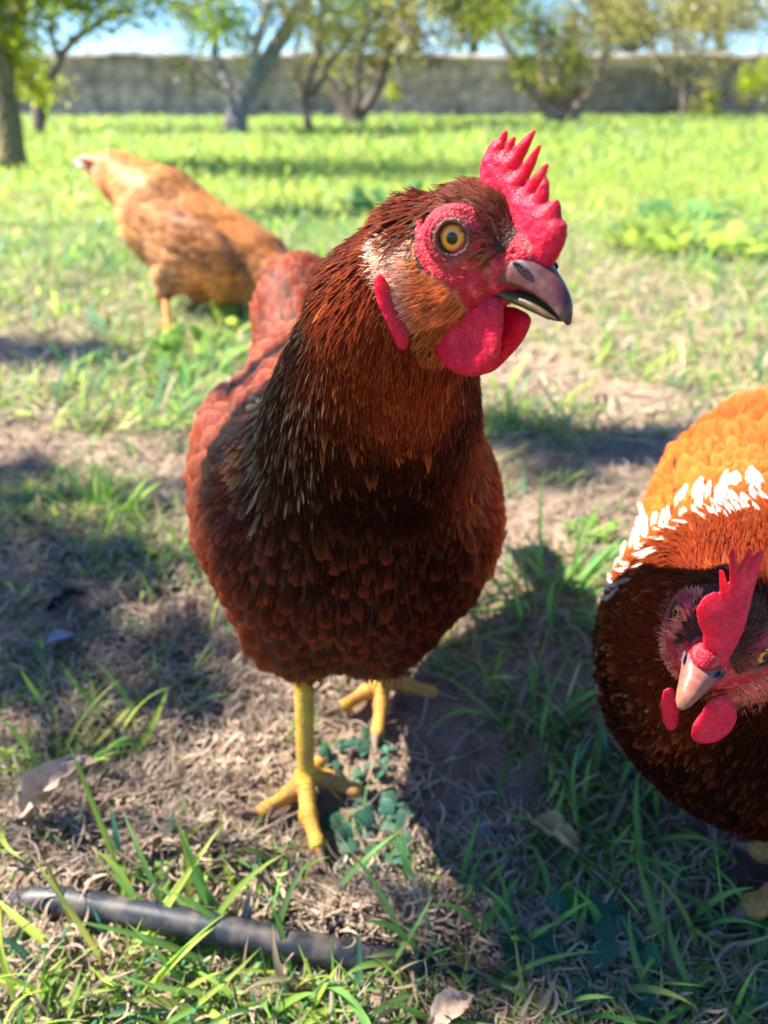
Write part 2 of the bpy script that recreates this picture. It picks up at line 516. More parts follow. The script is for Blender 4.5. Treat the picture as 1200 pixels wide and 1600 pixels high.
# dry straw and thatch
mb = MB()
x, y = scatter(19000, .14, 1.1, lambda x, y: np.clip(1.0 - .4 * greenness(x, y), 0, 1) * (.45 + .55 * (fbm(x * 8, y * 8, 3, 90) > .48)))
ok = clear(x, y, .12); x, y = x[ok], y[ok]; n = len(x)
shade = rng.uniform(.4, 1.15, n)[:, None]
col = (np.array([.36, .27, .195]) + rng.normal(0, .02, (n, 3))) * shade
th0 = rng.uniform(1.0, 1.55, n)
add_blades(mb, np.stack([x, y, ground_z(x, y) + rng.uniform(.0005, .006, n)], -1), rng.uniform(.008, .04, n), rng.uniform(.0006, .0022, n),
           rng.uniform(0, 6.28, n), th0, th0 + rng.uniform(-.3, .5, n), rng.normal(0, 1.6, n), col, col * 1.1, segs=6)
x, y = scatter(13000, 1.0, 4.5, lambda x, y: 1.1 - greenness(x, y), pw=1.5); n = len(x)
col = np.array([.48, .36, .24]) * rng.uniform(.6, 1.2, n)[:, None]
th0 = rng.uniform(1.0, 1.5, n)
add_blades(mb, np.stack([x, y, ground_z(x, y) + .004], -1), rng.uniform(.03, .09, n), rng.uniform(.003, .007, n),
           rng.uniform(0, 6.28, n), th0, th0 + rng.uniform(-.2, .4, n), rng.normal(0, 1, n), col, col, segs=3)
o = link('dry_straw', mb.mesh('dry_straw'), M_STRAW); tag(o, 'tan dead grass and straw litter lying on the soil', 'straw', kind='stuff')
# heaps of pale fine straw in the foreground
mb = MB()
for (a, b_, c_, d_, k) in [(215, 1235, 110, 30, 500), (60, 1290, 70, 40, 350), (560, 1420, 90, 35, 700), (300, 1330, 90, 35, 450), (400, 1450, 120, 30, 500), (1010, 1400, 60, 60, 350),
                           (200, 1110, 150, 70, 900), (120, 1010, 170, 90, 800), (60, 880, 120, 60, 350), (850, 1420, 160, 90, 450), (1000, 1540, 200, 50, 300), (760, 1330, 120, 60, 250), (260, 960, 80, 60, 400), (310, 1230, 70, 60, 400), (420, 1190, 60, 90, 350), (100, 1420, 100, 60, 350), (640, 1450, 60, 30, 250), (620, 1240, 60, 40, 120), (800, 1430, 60, 60, 200), (480,1090,50,30,150)]:
    q = np.array([G(a + c_ * rng.normal() * .6, b_ + d_ * rng.normal() * .6) for _ in range(k)])
    q = q[clear(q[:, 0], q[:, 1], .1)]; n = len(q)
    col = np.array([.42, .31, .22]) * rng.uniform(.4, 1.2, n)[:, None]
    th0 = rng.uniform(.7, 1.5, n)
    q[:, 2] = ground_z(q[:, 0], q[:, 1]) + rng.uniform(.001, .009, n)
    add_blades(mb, q, rng.uniform(.006, .026, n), rng.uniform(.0008, .0024, n), rng.uniform(0, 6.28, n), th0, th0 + rng.uniform(-.2, .6, n),
               rng.normal(0, 2.2, n), col, col * 1.1, segs=6)
o = link('straw_litter', mb.mesh('straw_litter'), M_STRAW); tag(o, 'pale curly shredded straw heaped in the foreground', 'straw', kind='stuff')

# crumbs of soil
mb = MB()
ic = bmesh.new(); bmesh.ops.create_icosphere(ic, subdivisions=1, radius=1)
iv = np.array([v.co for v in ic.verts]); it = np.array([[v.index for v in f.verts] for f in ic.faces]); ic.free()
x, y = scatter(3800, .14, 1.2, lambda x, y: np.clip(1.15 - greenness(x, y), 0, 1))
for a, b_ in zip(x, y):
    r = random.uniform(.0007, .0028) * (1.7 if random.random() < .06 else 1)
    V = iv * r * rng.uniform(.6, 1.2, (1, 3)) * (1 + rng.normal(0, .13, (len(iv), 1))) + [a, b_, ground_z(a, b_) + r * .3]
    mb.add(V, None, it, np.array([.17, .125, .10]) * random.uniform(.6, 1.5))
o = link('soil_crumbs', mb.mesh('soil_crumbs', smooth=False), M_STRAW); tag(o, 'small crumbs of loose brown soil between the grass', 'soil', kind='stuff')


# ------------------------------------------------------------------ SDF modelling of birds
def smin(a, b, k):
    h = np.clip(.5 + .5 * (b - a) / k, 0, 1)
    return b * (1 - h) + a * h - k * h * (1 - h)


def sd_ell(p, c, R, r):
    q = (p - c) @ R
    k0 = np.linalg.norm(q / r, axis=1); k1 = np.linalg.norm(q / (r * r), axis=1)
    return k0 * (k0 - 1) / np.maximum(k1, 1e-9)


def sd_cone(p, a, b, ra, rb):
    ab = b - a; t = np.clip(((p - a) @ ab) / (ab @ ab), 0, 1)
    return np.linalg.norm(p - a - t[:, None] * ab, axis=1) - (ra + (rb - ra) * t)


def sd_torus(p, c, ax, R, r):
    d = p - c; h = d @ ax; q = np.linalg.norm(d - h[:, None] * ax, axis=1) - R
    return np.hypot(q, h) - r


def axes(fwd, up=(0, 0, 1)):
    f = np.array(fwd, float); f /= np.linalg.norm(f)
    l = np.cross(up, f); l /= np.linalg.norm(l); u = np.cross(f, l)
    return np.stack([f, l, u], 1)


def hframe(yaw, pit, roll):
    F = np.array([math.sin(yaw) * math.cos(pit), -math.cos(yaw) * math.cos(pit), -math.sin(pit)])
    L_ = np.cross([0, 0, 1.], F); L_ /= np.linalg.norm(L_); U = np.cross(F, L_)
    return np.stack([F, L_ * math.cos(roll) + U * math.sin(roll), -L_ * math.sin(roll) + U * math.cos(roll)], 1)


def sdf(prims, p, ex=None):
    d = None
    for pr in prims:
        kind, args, k = pr[0], pr[1], pr[2]
        if kind == 'ell': v = sd_ell(p, *args)
        elif kind == 'cone': v = sd_cone(p, *args)
        elif kind == 'torus': v = sd_torus(p, *args)
        elif kind == 'cut':
            v = np.linalg.norm(p - args[0], axis=1) - args[1]
            d = -smin(-d, v, k); continue
        d = v if d is None else smin(d, v, k)
    return d


def remesh(V, Q, T, vox):
    me = bpy.data.meshes.new('tmp')
    me.from_pydata([tuple(v) for v in V], [], [tuple(int(i) for i in f) for f in list(Q) + list(T)])
    ob = bpy.data.objects.new('tmp', me); C.objects.link(ob)
    md = ob.modifiers.new('r', 'REMESH'); md.mode = 'VOXEL'; md.voxel_size = vox
    dg = bpy.context.evaluated_depsgraph_get(); dg.update()
    ev = ob.evaluated_get(dg); m2 = bpy.data.meshes.new_from_object(ev)
    bpy.data.objects.remove(ob); bpy.data.meshes.remove(me)
    return m2


def arrays(me):
    V = np.empty(len(me.vertices) * 3); me.vertices.foreach_get('co', V)
    return V.reshape(-1, 3)


def prim_geo(prims):
    mb = MB()
    sph = bmesh.new(); bmesh.ops.create_icosphere(sph, subdivisions=3, radius=1)
    sv = np.array([v.co for v in sph.verts]); st = np.array([[v.index for v in f.verts] for f in sph.faces]); sph.free()
    for pr in prims:
        if pr[0] == 'ell':
            c, R, r = pr[1]; mb.add(c + (sv * r) @ R.T, None, st)
        elif pr[0] == 'cone':
            a, b, ra, rb = pr[1]
            V, Qd, T = tube([a, (a + b) / 2, b], [ra, (ra + rb) / 2, rb], 14)
            mb.add(V, Qd, T); mb.add(a + sv * ra, None, st); mb.add(b + sv * rb, None, st)
    return np.concatenate(mb.V), (np.concatenate(mb.Q) if mb.Q else []), np.concatenate(mb.T)


EYES = {}
A_g = np.array


def head_prims(O, M, s, neck_pt, neck_r, rich=True):
    W = lambda x, y, z: O + M @ (np.array([x, y, z]) * s * .001)
    mm = s * .001
    out = [('ell', (W(-5, 0, 0), M, np.array([21, 15.5, 17]) * mm), .006, 'head'),
           ('cone', (W(6, 0, 1), W(18, 0, -2.5), 12.5 * mm, 7.0 * mm), .006, 'head'),
           ('ell', (W(20, 0, 4), M, np.array([9, 5.2, 6.0]) * mm), .004, 'head'),
           ('cone', (W(6, 0, -10), W(-12, 0, -16), 8 * mm, 15 * mm), .008, 'head'),
           ('cone', (W(-8, 0, -6), neck_pt, 17 * mm, neck_r), .012, 'head')]
    tori = []
    for sgn in (-1, 1):
        out.append(('ell', (W(-6, sgn * 8.5, -9), M, np.array([14, 8, 10]) * mm), .005, 'head'))
        out.append(('cone', (W(14, sgn * 6.5, -8.5), W(2, sgn * 12, -7), 2.2 * mm, 3.2 * mm), .003, 'head'))
        ax = M @ np.array([.62, sgn, .05]); ax /= np.linalg.norm(ax)
        tori.append(ax)
    surf = []
    for ax in tori:
        p = W(-8.0, 0, 2.4)
        for _ in range(40):
            p = p - ax * sdf(out, p[None])[0] * .8
        surf.append((p, ax))
    for p, ax in surf:
        out.append(('torus', (p - ax * .4 * mm, ax, 7.6 * mm, 1.5 * mm), .0018, 'head'))
    EYES[tuple(np.round(O, 5))] = surf
    return out


# regions of the hen face, taken from the photograph of the nearest hen (mirrored left and right)
H1O = np.array([.0338, .2661, .3788]); H1M = hframe(.604, .1424, -.0528)
cr = lambda pts: [(480 + x / 2.6667, 180 + y / 2.6667) for x, y in pts]
RED_A = cr([(452, 450), (500, 418), (560, 400), (640, 412), (700, 450), (735, 520), (790, 575), (850, 575), (1100, 380), (1200, 700), (900, 760), (800, 790), (700, 785), (640, 750), (560, 690), (490, 650), (450, 570)])
CHEEK = cr([(295, 590), (300, 540), (345, 515), (440, 520), (455, 640), (560, 690), (650, 750), (780, 785), (740, 820), (560, 850), (450, 890), (400, 880), (350, 760)])


def face_region(loc):
    """local head coordinates (mm) -> 1 red skin, 2 cheek down, 0 feathers"""
    l = np.array(loc, float).reshape(-1, 3).copy(); l[:, 1] = -np.abs(l[:, 1])
    w = H1O + (l * .001) @ H1M.T
    q = proj(w)
    side = l[:, 1] < -5
    r = np.zeros(len(l), int)
    r[inpoly(q, CHEEK) & (side | (l[:, 2] < -10)) & (l[:, 0] > -32)] = 2
    r[inpoly(q, RED_A) & (side | (l[:, 0] > 12))] = 1
    r[(l[:, 0] > 17)] = 1
    r[(np.hypot(l[:, 0] - 1.5, l[:, 2] - 3.2) < 10) & (l[:, 1] < -9)] = 1
    # chin is red skin, too
    r[(l[:, 0] > 6) & (l[:, 2] < -11)] = 1
    return r


def flap(name, poly, yc, half, O, M, s, mat, col, parent, vox=.45, curl=None, edge=3.0, thick=None, smooth=True, Mp=None, Op=None):
    """an upright skin flap (comb, wattle) from its outline in the head's own x,z plane (mm), with real thickness"""
    poly = np.asarray(poly, float)
    if smooth:
        pl = spline(np.concatenate([poly, poly[:1]]), len(poly) * 5)[:-1]
    else:
        pl = poly
    n = len(pl)
    bm = bmesh.new()
    vs = [bm.verts.new((p[0], -half, p[1])) for p in pl]
    f = bm.faces.new(vs)
    r = bmesh.ops.extrude_face_region(bm, geom=[f])
    for v in r['geom']:
        if isinstance(v, bmesh.types.BMVert): v.co.y += 2 * half
    bmesh.ops.triangulate(bm, faces=bm.faces[:])
    bmesh.ops.recalc_face_normals(bm, faces=bm.faces[:])
    me = bpy.data.meshes.new('t'); bm.to_mesh(me); bm.free()
    ob = bpy.data.objects.new('t', me); C.objects.link(ob)
    md = ob.modifiers.new('r', 'REMESH'); md.mode = 'VOXEL'; md.voxel_size = vox
    sm = ob.modifiers.new('s', 'SMOOTH'); sm.iterations = 3; sm.factor = .4
    dg = bpy.context.evaluated_depsgraph_get(); dg.update()
    m2 = bpy.data.meshes.new_from_object(ob.evaluated_get(dg))
    bpy.data.objects.remove(ob)
    V = arrays(m2)
    # distance to outline
    A = pl; B = np.roll(pl, -1, 0)
    d = np.full(len(V), 1e9)
    for i in range(n):
        ab = B[i] - A[i]; q = V[:, [0, 2]] - A[i]
        t = np.clip((q @ ab) / (ab @ ab + 1e-9), 0, 1)
        d = np.minimum(d, np.linalg.norm(q - t[:, None] * ab, axis=1))
    prof = np.sqrt(np.clip(d / edge, 0.03, 1)) 
    th = prof if thick is None else prof * thick(V)
    y = V[:, 1] * th
    rough = (fbm(V[:, 0] * .45 + 50, V[:, 2] * .45 + 50, 4, 5) - .5) * 1.0 * np.sign(V[:, 1])
    y = y + rough * np.clip(d, 0, 1)
    if curl is not None: y = y + curl(V)
    V[:, 1] = y + yc
    if Mp is not None: O, M = Op, Mp
    w = O + (V * s * .001) @ M.T
    m2.vertices.foreach_set('co', w.ravel().astype(np.float32))
    a = m2.color_attributes.new('Col', 'FLOAT_COLOR', 'POINT')
    c = np.ones((len(V), 4), np.float32)
    nz = fbm(V[:, 0] * .4 + 9, V[:, 2] * .4 + 9, 3, 8)[:, None]
    n2_ = fbm(V[:, 0] * .13 + 3, V[:, 2] * .13 + 7 + V[:, 0] * .05, 3, 44)[:, None]
    c[:, :3] = np.asarray(col) * (.55 + .5 * nz + .45 * n2_) + np.array([.03, .0, .02]) * (1 - n2_)
    tipd = np.clip(1 - d / 2.0, 0, 1)[:, None]
    c[:, :3] = c[:, :3] * (1 - .35 * tipd)
    a.data.foreach_set('color', c.ravel())
    m2.polygons.foreach_set('use_smooth', np.ones(len(m2.polygons), bool))
    m2.materials.clear()
    m2.update()
    return link(name, m2, mat, parent)


def unproj_plane(pts, O, M, s, yc):
    """pixel outline -> x,z (mm) in the head's own plane at lateral offset yc"""
    out = []
    nrm = M[:, 1]; p0 = O + nrm * yc * s * .001
    for px, py in pts:
        ray = P(px, py, 1.0) - [0, 0, CAM_H]
        t = ((p0 - [0, 0, CAM_H]) @ nrm) / (ray @ nrm)
        w = ray * t + [0, 0, CAM_H]
        l = M.T @ (w - O) / (s * .001)
        out.append((l[0], l[2]))
    return np.array(out)


def loft(sections, n=28, close=True):
    """sections: (x, halfwidth, ztop, zbot, zmid) -> local mesh; superellipse rings along x"""
    V = []
    for (x, w, zt, zb, zo) in sections:
        a = np.linspace(0, 2 * np.pi, n, endpoint=False)
        cy = np.cos(a); sz = np.sin(a)
        yy = np.sign(cy) * np.abs(cy) ** .9 * w
        zz = np.where(sz > 0, zo + sz * (zt - zo), zo + sz * (zo - zb))
        V.append(np.stack([np.full(n, x) , yy, zz], -1))
    m = len(V); V = np.concatenate(V)
    i = np.arange(m - 1)[:, None]; j = np.arange(n)[None]
    Qd = np.stack([i * n + j, i * n + (j + 1) % n, (i + 1) * n + (j + 1) % n, (i + 1) * n + j], -1).reshape(-1, 4)
    jj = np.arange(n)
    c0 = len(V); V = np.concatenate([V, [V[:n].mean(0)], [V[-n:].mean(0)]])
    T = np.concatenate([np.stack([np.full(n, c0), (jj + 1) % n, jj], -1), np.stack([np.full(n, c0 + 1), c0 - n + jj, c0 - n + (jj + 1) % n], -1)])
    return V, Qd, T


def beak_parts(O, M, s, parent, cu, cl, tipc, bl=1.0):
    # upper mandible, hooked
    xs = np.linspace(0, 1, 26)
    sec = []
    for t in xs:
        x = 16.5 + 25.6 * t * bl
        w = np.interp(t, [0, .15, .35, .6, .8, .93, 1], [7.8, 7.4, 6.3, 5.1, 4.0, 2.9, 1.2])
        zt = np.interp(t, [0, .12, .3, .5, .7, .85, .94, 1], [3.2, 3.8, 3.2, 1.5, -1.1, -4.0, -6.4, -9.8])
        zb = np.interp(t, [0, .25, .5, .75, .88, .96, 1], [-8.6, -7.8, -7.6, -8.8, -10.4, -12.0, -12.6])
        zo = zb + (zt - zb) * .25
        sec.append((x, w, zt, zb, zo))
    V, Qd, T = loft(sec)
    # nostril: operculum bulge with a slit under it
    for sg in (-1, 1):
        d = np.hypot((V[:, 0] - 24.0) / 4.8, (V[:, 2] + 0.0) / 2.9)
        mask = (V[:, 1] * sg > 1)
        V[:, 1] += sg * 1.5 * np.exp(-d ** 2 * 1.2) * mask
    w = O + (V * s * .001) @ M.T
    t = np.clip((V[:, 0] - 16) / 28, 0, 1)[:, None]
    col = np.asarray(cu) * (1 - t) + np.asarray(tipc) * t
    nost = np.exp(-(np.hypot((V[:, 0] - 24) / 5.0, (V[:, 2] - .5) / 3.0)) ** 2)[:, None]
    col = col * (1 - nost * .6) + np.array([.11, .085, .10]) * nost * .6
    stk = fbm(V[:, 0] * .08 + 3, V[:, 2] * 1.3 + 40 + V[:, 0] * .35, 4, 2)[:, None]; col = col * (.55 + .9 * stk)
    low = np.clip((-6.2 - V[:, 2]) / 2.5, 0, 1)[:, None] * (V[:, [0]] < 42)
    col = col * (1 - low * .55) + np.array([.20, .11, .055]) * low * .55
    up = link('upper_beak', mesh_np('upper_beak', w, Qd, T, col), M_BEAK, parent)
    # nostrils: small dark almond recesses
    for sg in (-1, 1):
        a = np.linspace(0, 2 * np.pi, 16, endpoint=False)
        ring = np.stack([24.0 + 2.6 * np.cos(a), np.full(16, 0), 0.2 + .95 * np.sin(a) - .35 * np.cos(a)], -1)
        rows = []
        for k, (f, dy) in enumerate([(1.25, 6.9), (1.0, 7.75), (.7, 7.7), (.25, 7.45)]):
            r = (ring - [24.0, 0, .2]) * [f, 1, f] + [24.0, 0, .2]; 
            r[:, 1] = sg * (dy - .16 * (r[:, 0] - 24.0))
            rows.append(r)
        Vn = np.concatenate(rows); i = np.arange(3)[:, None]; j = np.arange(16)[None]
        Qn = np.stack([i * 16 + j, i * 16 + (j + 1) % 16, (i + 1) * 16 + (j + 1) % 16, (i + 1) * 16 + j], -1).reshape(-1, 4)
        Tn = np.array([[48, 48 + q, 48 + q + 1] for q in range(1, 15)])
        cn = np.repeat(np.array([[.12, .09, .10], [.07, .05, .06], [.012, .008, .008], [.004, .003, .003]]), 16, 0)
        link('nostril', mesh_np('nostril', O + (Vn * s * .001) @ M.T, Qn, Tn, cn), M_STRAW, up)
    sec = []
    for t in xs:
        x = 13 + 26 * t * bl
        w = np.interp(t, [0, .3, .6, .85, 1], [6.6, 5.6, 4.4, 2.9, .8])
        zt = np.interp(t, [0, .25, .5, .75, .9, 1], [-9.0, -8.6, -8.4, -9.6, -11, -11.6])
        zb = np.interp(t, [0, .3, .6, .85, 1], [-13.2, -13.2, -13.2, -13.3, -12.6])
        sec.append((x, w, zt, zb, (zt + zb) / 2))
    V, Qd, T = loft(sec)
    w = O + (V * s * .001) @ M.T
    link('lower_beak', mesh_np('lower_beak', w, Qd, T, np.broadcast_to(np.asarray(cl), (len(w), 3))), M_BEAK, parent)


def eye_material(name, iris_in, iris_out):
    m, N, L, b = mat_new(name)
    tc = N.new('ShaderNodeTexCoord')
    sep = N.new('ShaderNodeSeparateXYZ'); L.new(tc.outputs['Object'], sep.inputs[0])
    sq = []
    for k in (0, 1):
        q = node(N, 'ShaderNodeMath', operation='POWER'); q.inputs[1].default_value = 2; L.new(sep.outputs[k], q.inputs[0]); sq.append(q)
    sm = node(N, 'ShaderNodeMath', operation='ADD'); L.new(sq[0].outputs[0], sm.inputs[0]); L.new(sq[1].outputs[0], sm.inputs[1])
    rt = node(N, 'ShaderNodeMath', operation='SQRT'); L.new(sm.outputs[0], rt.inputs[0])
    nz = node(N, 'ShaderNodeTexNoise', i_Scale=1.6, i_Detail=4.0); L.new(tc.outputs['Object'], nz.inputs['Vector'])
    md = node(N, 'ShaderNodeMath', operation='MULTIPLY_ADD'); md.inputs[1].default_value = .25; L.new(nz.outputs[0], md.inputs[0]); L.new(rt.outputs[0], md.inputs[2])
    mr = node(N, 'ShaderNodeMapRange'); mr.inputs[1].default_value = .125; mr.inputs[2].default_value = 7.125; L.new(md.outputs[0], mr.inputs[0])
    cr_ = N.new('ShaderNodeValToRGB'); e = cr_.color_ramp.elements
    e[0].position = .235; e[0].color = (.003, .003, .003, 1)
    e[1].position = .27; e[1].color = (.25, .08, .005, 1)
    for p_, c_ in ((.31, iris_in), (.52, iris_out), (.60, tuple(np.array(iris_out) * .55)), (.66, (.05, .012, .008)), (.8, (.03, .01, .008))):
        x_ = e.new(p_); x_.color = (*c_, 1)
    L.new(mr.outputs[0], cr_.inputs[0]); L.new(cr_.outputs[0], b.inputs['Base Color'])
    b.inputs['Roughness'].default_value = .12
    b.inputs['Coat Weight'].default_value = .35; b.inputs['Coat Roughness'].default_value = .02; b.inputs['Specular IOR Level'].default_value = .3
    return m


M_EYE = eye_material('hen_eye', (.75, .36, .03), (.80, .27, .015))


def make_eyes(O, M, s, parent):
    sph = bmesh.new(); bmesh.ops.create_uvsphere(sph, u_segments=32, v_segments=20, radius=7)
    me = bpy.data.meshes.new('eye'); sph.to_mesh(me); sph.free()
    me.polygons.foreach_set('use_smooth', np.ones(len(me.polygons), bool))
    for sp_, ax in EYES[tuple(np.round(O, 5))]:
        c = sp_ - ax * .0052 * s
        sd1 = np.cross([0, 0, 1.], ax); sd1 /= np.linalg.norm(sd1); sd2 = np.cross(ax, sd1)
        prof = [(4.1, .9), (4.5, 1.5), (5.0, 1.9), (5.5, 1.95), (6.0, 1.55), (6.4, 1.2), (6.9, 1.35), (7.4, 1.2), (7.9, .7), (8.5, .55), (9.0, .5), (9.6, -.1), (10.4, -1.1)]
        n_ = 72; a_ = np.linspace(0, 2 * np.pi, n_, endpoint=False); rows = []; cols = []
        for k, (r_, h_) in enumerate(prof):
            wob = 1 + .03 * np.sin(a_ * 3 + k) + .035 * (vnoise(a_ * 4, np.full(n_, k * .8), 3) - .5) * (k > 3)
            hh = h_ + (.35 * (vnoise(a_ * 9, np.full(n_, k * .9), 6) - .5)) * (k > 3) + .25 * np.cos(a_ - 1.4) * (k < 6)
            rows.append(sp_ + ((np.cos(a_) * r_ * wob * 1.04)[:, None] * sd1 + (np.sin(a_) * r_ * wob)[:, None] * sd2 + hh[:, None] * ax) * .001 * s)
            c_ = [(.035, .012, .010), (.05, .018, .014), (.13, .045, .03), (.20, .065, .045), (.17, .045, .035), (.25, .03, .03), (.38, .03, .04), (.42, .022, .038)][min(k, 7)]
            cols.append(np.tile(c_, (n_, 1)) * (.85 + .3 * vnoise(a_ * 6, np.full(n_, k * 1.), 2)[:, None]))
        i_ = np.arange(len(prof) - 1)[:, None]; j_ = np.arange(n_)[None]
        Ql = np.stack([i_ * n_ + j_, i_ * n_ + (j_ + 1) % n_, (i_ + 1) * n_ + (j_ + 1) % n_, (i_ + 1) * n_ + j_], -1).reshape(-1, 4)
        link('eyelid', mesh_np('eyelid', np.concatenate(rows), Ql[:, ::-1], None, np.concatenate(cols)), M_SKIN, parent)
        o = link('eye', me if me.users == 0 else me.copy(), None, parent)
        if not me.materials: me.materials.append(M_EYE)
        if not o.data.materials: o.data.materials.append(M_EYE)
        q = Vector(ax).to_track_quat('Z', 'Y')
        mw = q.to_matrix().to_4x4(); mw = mw @ __import__('mathutils').Matrix.Scale(.001 * s, 4); mw.translation = Vector(c)
        o.matrix_parent_inverse.identity()
        o.matrix_basis = parent.matrix_world.inverted() @ mw


# --- feathers
def lay(bvh, p, d, n, L_, steps, flow):
    """walk along the surface following the feather direction"""
    pts = [p]; nr = [n]; dirs = []
    q = p
    for k in range(steps):
        f = flow(q); f = f * .5 + d * .5
        f = f - n * (f @ n); l = math.sqrt(f @ f) + 1e-9; f = f / l
        d = f
        q2 = q + f * (L_ / steps)
        h = bvh.find_nearest(Vector(q2))
        if h[0] is None: break
        q = np.array(h[0]); nn = np.array(h[1]); n = n * .5 + nn * .5; n /= np.linalg.norm(n)
        dirs.append(f); pts.append(q); nr.append(n)
    dirs.append(dirs[-1])
    return np.array(pts), np.array(nr), np.array(dirs)


PROF_ROUND = (np.array([0, .3, .55, .78, .93, 1]), np.array([.5, .9, 1, .94, .72, .30]))
PROF_LANCE = (np.array([0, .2, .45, .7, .88, 1]), np.array([.5, .9, 1, .72, .38, .04]))


class Feathers:
    def __init__(s): s.V = []; s.c = []; s.uv = []; s.Q = []; s.n = 0
    def add(s, pts, nr, dirs, W, cb, ce, ct, lo, hi, sharp):
        m = len(pts); v = np.linspace(0, 1, m)
        t0, w0 = PROF_LANCE if sharp else PROF_ROUND
        w = np.interp(v, t0, w0) * W * .5
        side = np.cross(nr, dirs); side /= np.linalg.norm(side, axis=1)[:, None]
        off = lo + (hi - lo) * v
        ctr = pts + nr * off[:, None]
        edge = -.16 * W
        Lf = ctr - side * w[:, None] + nr * (edge * w / (W * .5 + 1e-9))[:, None]
        Rt = ctr + side * w[:, None] + nr * (edge * w / (W * .5 + 1e-9))[:, None]
        VV = np.stack([Lf, ctr, Rt], 1).reshape(-1, 3)
        tt = np.clip((v - .72) / .25, 0, 1)[:, None]
        if sharp: cm = cb * (1 - tt) + ct * tt; cE = ce * (1 - tt) + ct * tt
        else:
            rimv = np.clip((v - .86) / .14, 0, 1)[:, None]
            cm = cb * (1 - tt) + ct * tt * (.82 + .35 * rimv); cE = ce * (1 - tt) + ct * tt * (1.05 + .15 * rimv)
        s.c.append(np.stack([cE, cm, cE], 1).reshape(-1, 3))
        ru = s.n * .37
        s.uv.append(np.stack([np.stack([-np.ones(m), v + ru], -1), np.stack([np.zeros(m), v + ru], -1), np.stack([np.ones(m), v + ru], -1)], 1).reshape(-1, 2))
        b = np.arange(m - 1)[:, None] * 3 + np.arange(2)[None]
        s.Q.append(np.stack([b, b + 1, b + 4, b + 3], -1).reshape(-1, 4) + s.n)
        s.V.append(VV); s.n += len(VV)
    def build(s, name, parent, mat=None):
        if not s.V: return None
        me = mesh_np(name, np.concatenate(s.V), np.concatenate(s.Q), None, np.clip(np.concatenate(s.c), 0, 1), np.concatenate(s.uv))
        return link(name, me, mat or M_FEATHER, parent)


